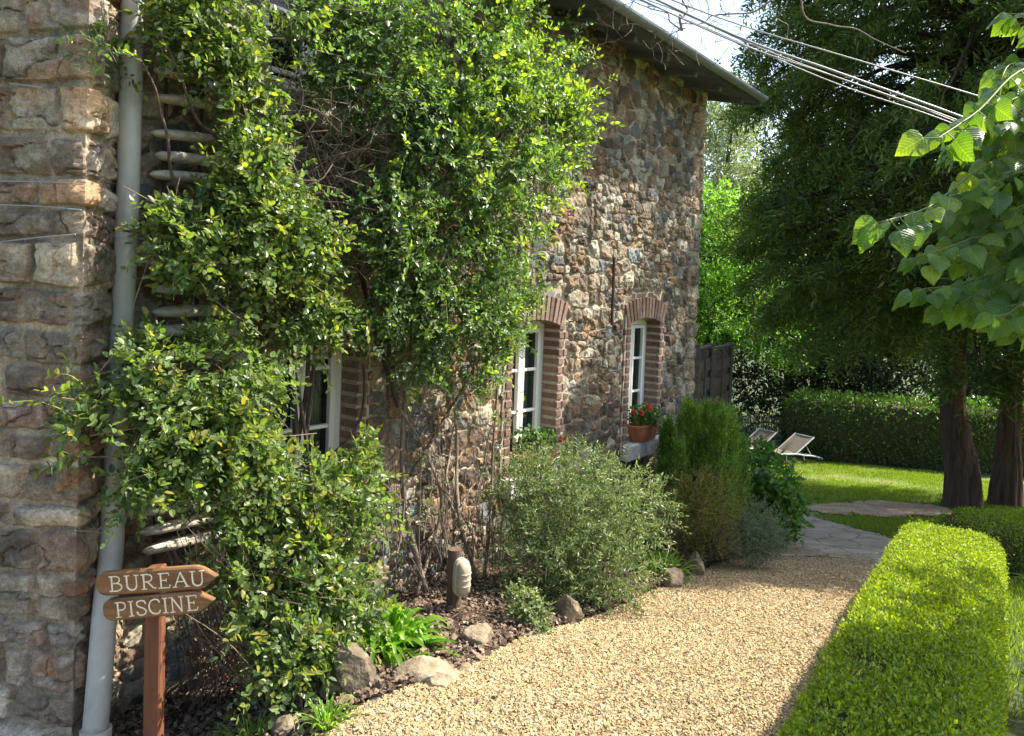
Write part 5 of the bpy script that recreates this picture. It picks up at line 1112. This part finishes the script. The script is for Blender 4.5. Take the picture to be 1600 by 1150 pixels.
conifer('cypress_tree', 'slim dark conifer added unseen outside the right edge to shade the far gravel', 7.5, 8.75, [(0, 0, .14, (0, 0))], .6, 8.5, lambda z, a: float(np.interp(z, [.6, 2, 4, 6.5, 8.5], [1.2, 1.45, 1.35, .9, .15])), 130, 9, 46)  # added tree out of view, placed to cast the shade band across the far gravel

# ------------------------------------------------------------------ background trees
def broad(name, label, cx, cy, r, h, mat, leaf, n, seed, trunk=True, low=.25, group=None, nblob=16, bark='bark'):
    rs = np.random.default_rng(seed); gz = float(G(cx, cy)); t = thing(name, label, 'tree', (cx, cy, gz), group); P_, D_ = [], []; cs = []
    for i in range(nblob):
        a = rs.uniform(0, 2 * math.pi); q = rs.uniform(low, .95); rr = r * math.sqrt(max(.12, 1 - ((q - .5) / .58) ** 2)) * rs.uniform(.35, .8); c = np.array([cx + math.cos(a) * rr, cy + math.sin(a) * rr, gz + h * q]); s = r * rs.uniform(.3, .5); cs.append(c)
        p, d = ell(n // nblob, c, (s, s, s * .8), .5); P_.append(p); D_.append(d)
    P_ = np.concatenate(P_); D_ = np.concatenate(D_); g = Geo()
    sprays(g, P_, D_ + rng.normal(size=D_.shape) * .5, leaf * 3, 6, leaf, leaf * .62, LEAF6, up=SUNV * .4 + np.array([0, 0, .6]), upw=.8, nrmb=D_ * .6); g.build('crown', M[mat], t)
    g = Geo(); P = wob(smoothpath([(cx, cy, gz - .2), (cx + .1, cy, gz + h * .3), (cx - .1, cy + .1, gz + h * .6), (cx, cy, gz + h * .9)], 20), .1, 4, seed); tube(g, P, np.linspace(.035 * h * .6, .03, 20), 9); g.build('trunk', M[bark], t, smooth=True)
    g = Geo()
    for c in cs[:12]:
        k = P[int(np.clip((c[2] - gz) / h * .8, .15, .8) * 19)]; tube(g, wob(smoothpath([k, (k + c) / 2 + [0, 0, -.1], c], 10), .08, 3, 5), np.linspace(.05, .012, 10), 5, cap=False)
    g.build('limbs', M[bark], t, smooth=True)
BGT = 'trees behind the far hedge'
broad('broadleaf_tree', 'fresh green broadleaf tree showing between the cottage corner and the big conifer', 6.0, 22.6, 2.7, 7.4, 'maple', .10, 5200, 31, low=.42, nblob=26)
broad('pale_tree', 'thin pale silvery tree against the sky just right of the cottage eaves', 7.0, 25, 2.3, 12.5, 'paletree', .085, 4600, 33, low=.4, nblob=18)
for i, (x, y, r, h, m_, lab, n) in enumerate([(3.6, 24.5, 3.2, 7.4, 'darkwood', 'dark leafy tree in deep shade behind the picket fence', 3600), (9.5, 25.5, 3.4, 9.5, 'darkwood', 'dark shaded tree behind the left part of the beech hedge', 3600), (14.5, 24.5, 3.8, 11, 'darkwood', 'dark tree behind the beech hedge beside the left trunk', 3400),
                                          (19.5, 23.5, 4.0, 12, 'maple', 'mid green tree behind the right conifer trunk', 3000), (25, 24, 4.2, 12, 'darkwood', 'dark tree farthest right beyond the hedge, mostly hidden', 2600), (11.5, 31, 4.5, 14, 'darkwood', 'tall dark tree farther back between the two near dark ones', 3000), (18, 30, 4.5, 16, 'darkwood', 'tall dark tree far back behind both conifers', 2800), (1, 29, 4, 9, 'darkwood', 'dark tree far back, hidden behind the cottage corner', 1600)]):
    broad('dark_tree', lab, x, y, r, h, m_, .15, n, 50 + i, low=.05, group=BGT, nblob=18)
# undergrowth below the trees
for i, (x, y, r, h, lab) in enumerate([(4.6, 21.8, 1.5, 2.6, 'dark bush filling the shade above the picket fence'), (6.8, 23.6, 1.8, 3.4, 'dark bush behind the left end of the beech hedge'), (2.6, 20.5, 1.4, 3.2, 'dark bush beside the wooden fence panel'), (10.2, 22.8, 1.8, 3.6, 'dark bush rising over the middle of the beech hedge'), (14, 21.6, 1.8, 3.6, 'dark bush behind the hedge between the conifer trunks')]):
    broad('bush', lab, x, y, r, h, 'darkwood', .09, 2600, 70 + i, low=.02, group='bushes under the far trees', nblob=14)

# ------------------------------------------------------------------ lime tree reaching in from the right
def heart(n=11):
    pts = []
    for k in range(n):
        t = k / (n - 1); x = .56 * math.sin(math.pi * t ** .8) ** .9 * (1.12 - .42 * t); y = -.10 * math.sin(math.pi * min(t * 2.2, 1)) + 1.08 * t ** 1.15; x *= (1 + .05 * (k % 2)); pts.append((x, y))
    return pts
hp_ = heart(); m_ = len(hp_)
mid = [(0, 0.0 + 1.08 * (k / (m_ - 1)), 0) for k in range(m_)]
tv = []; 
for k in range(m_): tv.append((0, mid[k][1], -.28 * (k / (m_ - 1)) ** 2))
for sg in (1, -1):
    for k, (x, y) in enumerate(hp_):
        tv.append((sg * x * .55, (y + mid[k][1]) / 2 + .01, .10 * x - .26 * max(y, 0) ** 2 + .012 * math.sin(k * 2.4)))
    for k, (x, y) in enumerate(hp_):
        tv.append((sg * x, y, .10 * x - .20 * x * x - .28 * max(y, 0) ** 2 + .02 * math.sin(k * 1.9)))
tv = np.array(tv); tf = []
for s_ in range(2):
    o1 = m_ * (1 + 2 * s_); o2 = o1 + m_
    for k in range(m_ - 1):
        q = [k, o1 + k, o1 + k + 1, k + 1]; tf.append(q if s_ == 0 else q[::-1]); q = [o1 + k, o2 + k, o2 + k + 1, o1 + k + 1]; tf.append(q if s_ == 0 else q[::-1])
LIME = (tv, np.array(tf))
lt = thing('lime_tree', 'lime tree reaching in from the right edge with large heart-shaped leaves', 'tree', (5.2, 3.4, float(G(5.2, 3.4))))
g = Geo(); tr = wob(smoothpath([(5.2, 3.4, float(G(5.2, 3.4)) - .2), (5.15, 3.45, 1.2), (5.0, 3.5, 2.6), (4.9, 3.5, 4.6)], 22), .04, 4, 3); tube(g, tr, np.linspace(.15, .05, 22), 14); g.build('trunk', M['bark'], lt, smooth=True)
pos, dr_, sz = [], [], []
br = []
def twig_with_leaves(P, n, Ls):
    L_ = len(P) - 1
    for k in range(n):
        f = (k + 1) / n * L_; i = min(int(f), L_ - 1); p = P[i] * (1 - f + i) + P[i + 1] * (f - i); d = unit(P[i + 1] - P[i]); sd_ = unit(np.cross(d, [0, 0, 1.])) * (1 if k % 2 else -1)
        dd = d * .5 + sd_ * .7 + np.array([0, 0, -.75]) + rng.normal(size=3) * .3; st_ = p + unit(dd + [0, 0, .5]) * .035; br.append((np.array([p, st_]), .0016, .0012)); pos.append(st_); dr_.append(dd); sz.append(Ls * rng.uniform(.5, 1.2))
vis = [[(1720, 90), (1600, 110), (1530, 175), (1470, 215)], [(1740, 200), (1640, 225), (1540, 260), (1450, 320), (1385, 345)], [(1740, 280), (1650, 300), (1540, 360), (1440, 400)], [(1740, 330), (1620, 390), (1520, 440), (1450, 455)], [(1700, 60), (1640, 40), (1590, 20)],
       [(1740, 150), (1640, 170), (1560, 205), (1500, 235)], [(1740, 400), (1650, 440), (1560, 460), (1480, 480)], [(1740, 250), (1640, 270), (1570, 300), (1490, 330)], [(1740, 350), (1660, 350), (1590, 380), (1500, 400)], [(1700, 100), (1630, 120), (1580, 100), (1560, 130)], [(1740, 440), (1640, 430), (1560, 400)], [(1720, 180), (1650, 210), (1600, 250), (1540, 300)],
       [(1740, 300), (1680, 320), (1600, 330), (1560, 350)], [(1740, 220), (1680, 200), (1600, 190), (1550, 230)], [(1740, 410), (1660, 400), (1600, 420), (1540, 410)]]
for k in range(74):
    v0 = rng.uniform(80, 490); u1 = 1530 + rng.uniform(-60, 80) + abs(v0 - 330) * .25; vis.append([(1740, v0 + rng.uniform(-40, 20)), ((1740 + u1) / 2, v0), (u1, v0 + rng.uniform(10, 50))])
for i, pts in enumerate(vis):
    Y0 = 1.75 + .09 * (i % 15); P = wob(smoothpath([at(u, v, Y0 + .12 * (3 - j)) for j, (u, v) in enumerate(pts)], 18), .008, 4, i); br.append((P, .0045, .0018)); twig_with_leaves(P, 32, .056)
    root = P[0]; br.append((smoothpath([root, root + (np.array([4.9, 3.5, 2.4]) - root) * .5 + [0, 0, .25], np.array([4.95, 3.5, 2.3])], 12), .008, .03))
nshade = 0
while nshade < 310:      # the rest of the crown, outside the picture, whose shade falls on the near hedge
    z_ = rng.uniform(1.9, 4.1); q = np.array([rng.uniform(-.2, 3.1), rng.uniform(.6, 4.25), .3])
    if q[1] > 2.5 and q[0] < hedgeL(q[1]) + .22: continue
    e = q + SUNV * (z_ - .3) / SUNV[2]; uu, vv = proj(e)
    if uu < 1680 and vv > -90 or e[0] > 6.4: continue
    nshade += 1; o = np.array([4.95, 3.5, np.clip(z_ + rng.uniform(-.8, 0), 1.9, 4.2)]); d = unit(rng.normal(size=3) * [1, 1, .4])
    P = wob(smoothpath([e - d * .22, e + [0, 0, .04], e + d * .22], 12), .02, 3, nshade); br.append((smoothpath([o, (o + e) / 2 + [0, 0, .15], e - d * .22], 12), .012, .004)); br.append((P, .004, .0015)); twig_with_leaves(P, 9, .10)
pos = np.array(pos); dr_ = np.array(dr_); sz = np.array(sz)
g = Geo(); nrm = np.array([-.25, -.45, .75]) + rng.normal(size=pos.shape) * .4; leaves(g, LIME, pos, dr_, nrm, sz, sz * 1.02); g.c = [np.tile(np.c_[np.abs(LIME[0][:, 0]), LIME[0][:, 1], np.zeros(len(LIME[0]))], (len(pos), 1))]; g.build('foliage', M['linden'], lt, smooth=True)
twigmesh(br, 6).build('branches', M['green_stem'], lt, smooth=True)

# ------------------------------------------------------------------ bare vine hanging from the eaves
bv = thing('bare_vine', 'bare brown vine stems dangling from the eaves over the cables', 'vine', at(1070, 20, 6.0))
st = [([(1240, -60), (1250, 20), (1290, 45), (1350, 55), (1425, 88)], .011), ([(1240, -40), (1180, 15), (1120, 25), (1062, 42)], .012), ([(1062, 42), (1070, 10), (1075, -30)], .014), ([(1062, 42), (1040, 60), (1000, 70)], .006), ([(920, -30), (935, 20), (945, 45)], .008), ([(965, -30), (958, 20), (952, 42)], .006),
      ([(1128, -30), (1130, 10), (1135, 30)], .008), ([(1225, -30), (1222, 30), (1228, 62)], .009), ([(1000, -30), (980, 20), (975, 35)], .006), ([(1085, -20), (1110, 30), (1150, 60)], .005), ([(1060, 40), (1020, 20), (960, -10)], .008)]
for pts, r in st:
    P = wob(smoothpath([at(u, v, 5.9 + .04 * k) for k, (u, v) in enumerate(pts)], 22), .05, 6, int(r * 9000)); g = Geo(); tube(g, P, np.linspace(r, r * .4, 22) * .8, 7); g.build('stem', M['bark_pale'], bv, smooth=True)
tw = []
for i in range(80):
    c = at(rng.uniform(900, 1160), rng.uniform(-20, 60) if i % 3 else rng.uniform(40, 95), rng.uniform(5.8, 6.1)); d = unit(rng.normal(size=3)); tw.append((wob(smoothpath([c - d * .1, c, c + d * .12 - [0, 0, .03]], 8), .03, 3, i), .003, .001))
g = twigmesh(tw); g.build('twig_tangle', M['twig'], bv)
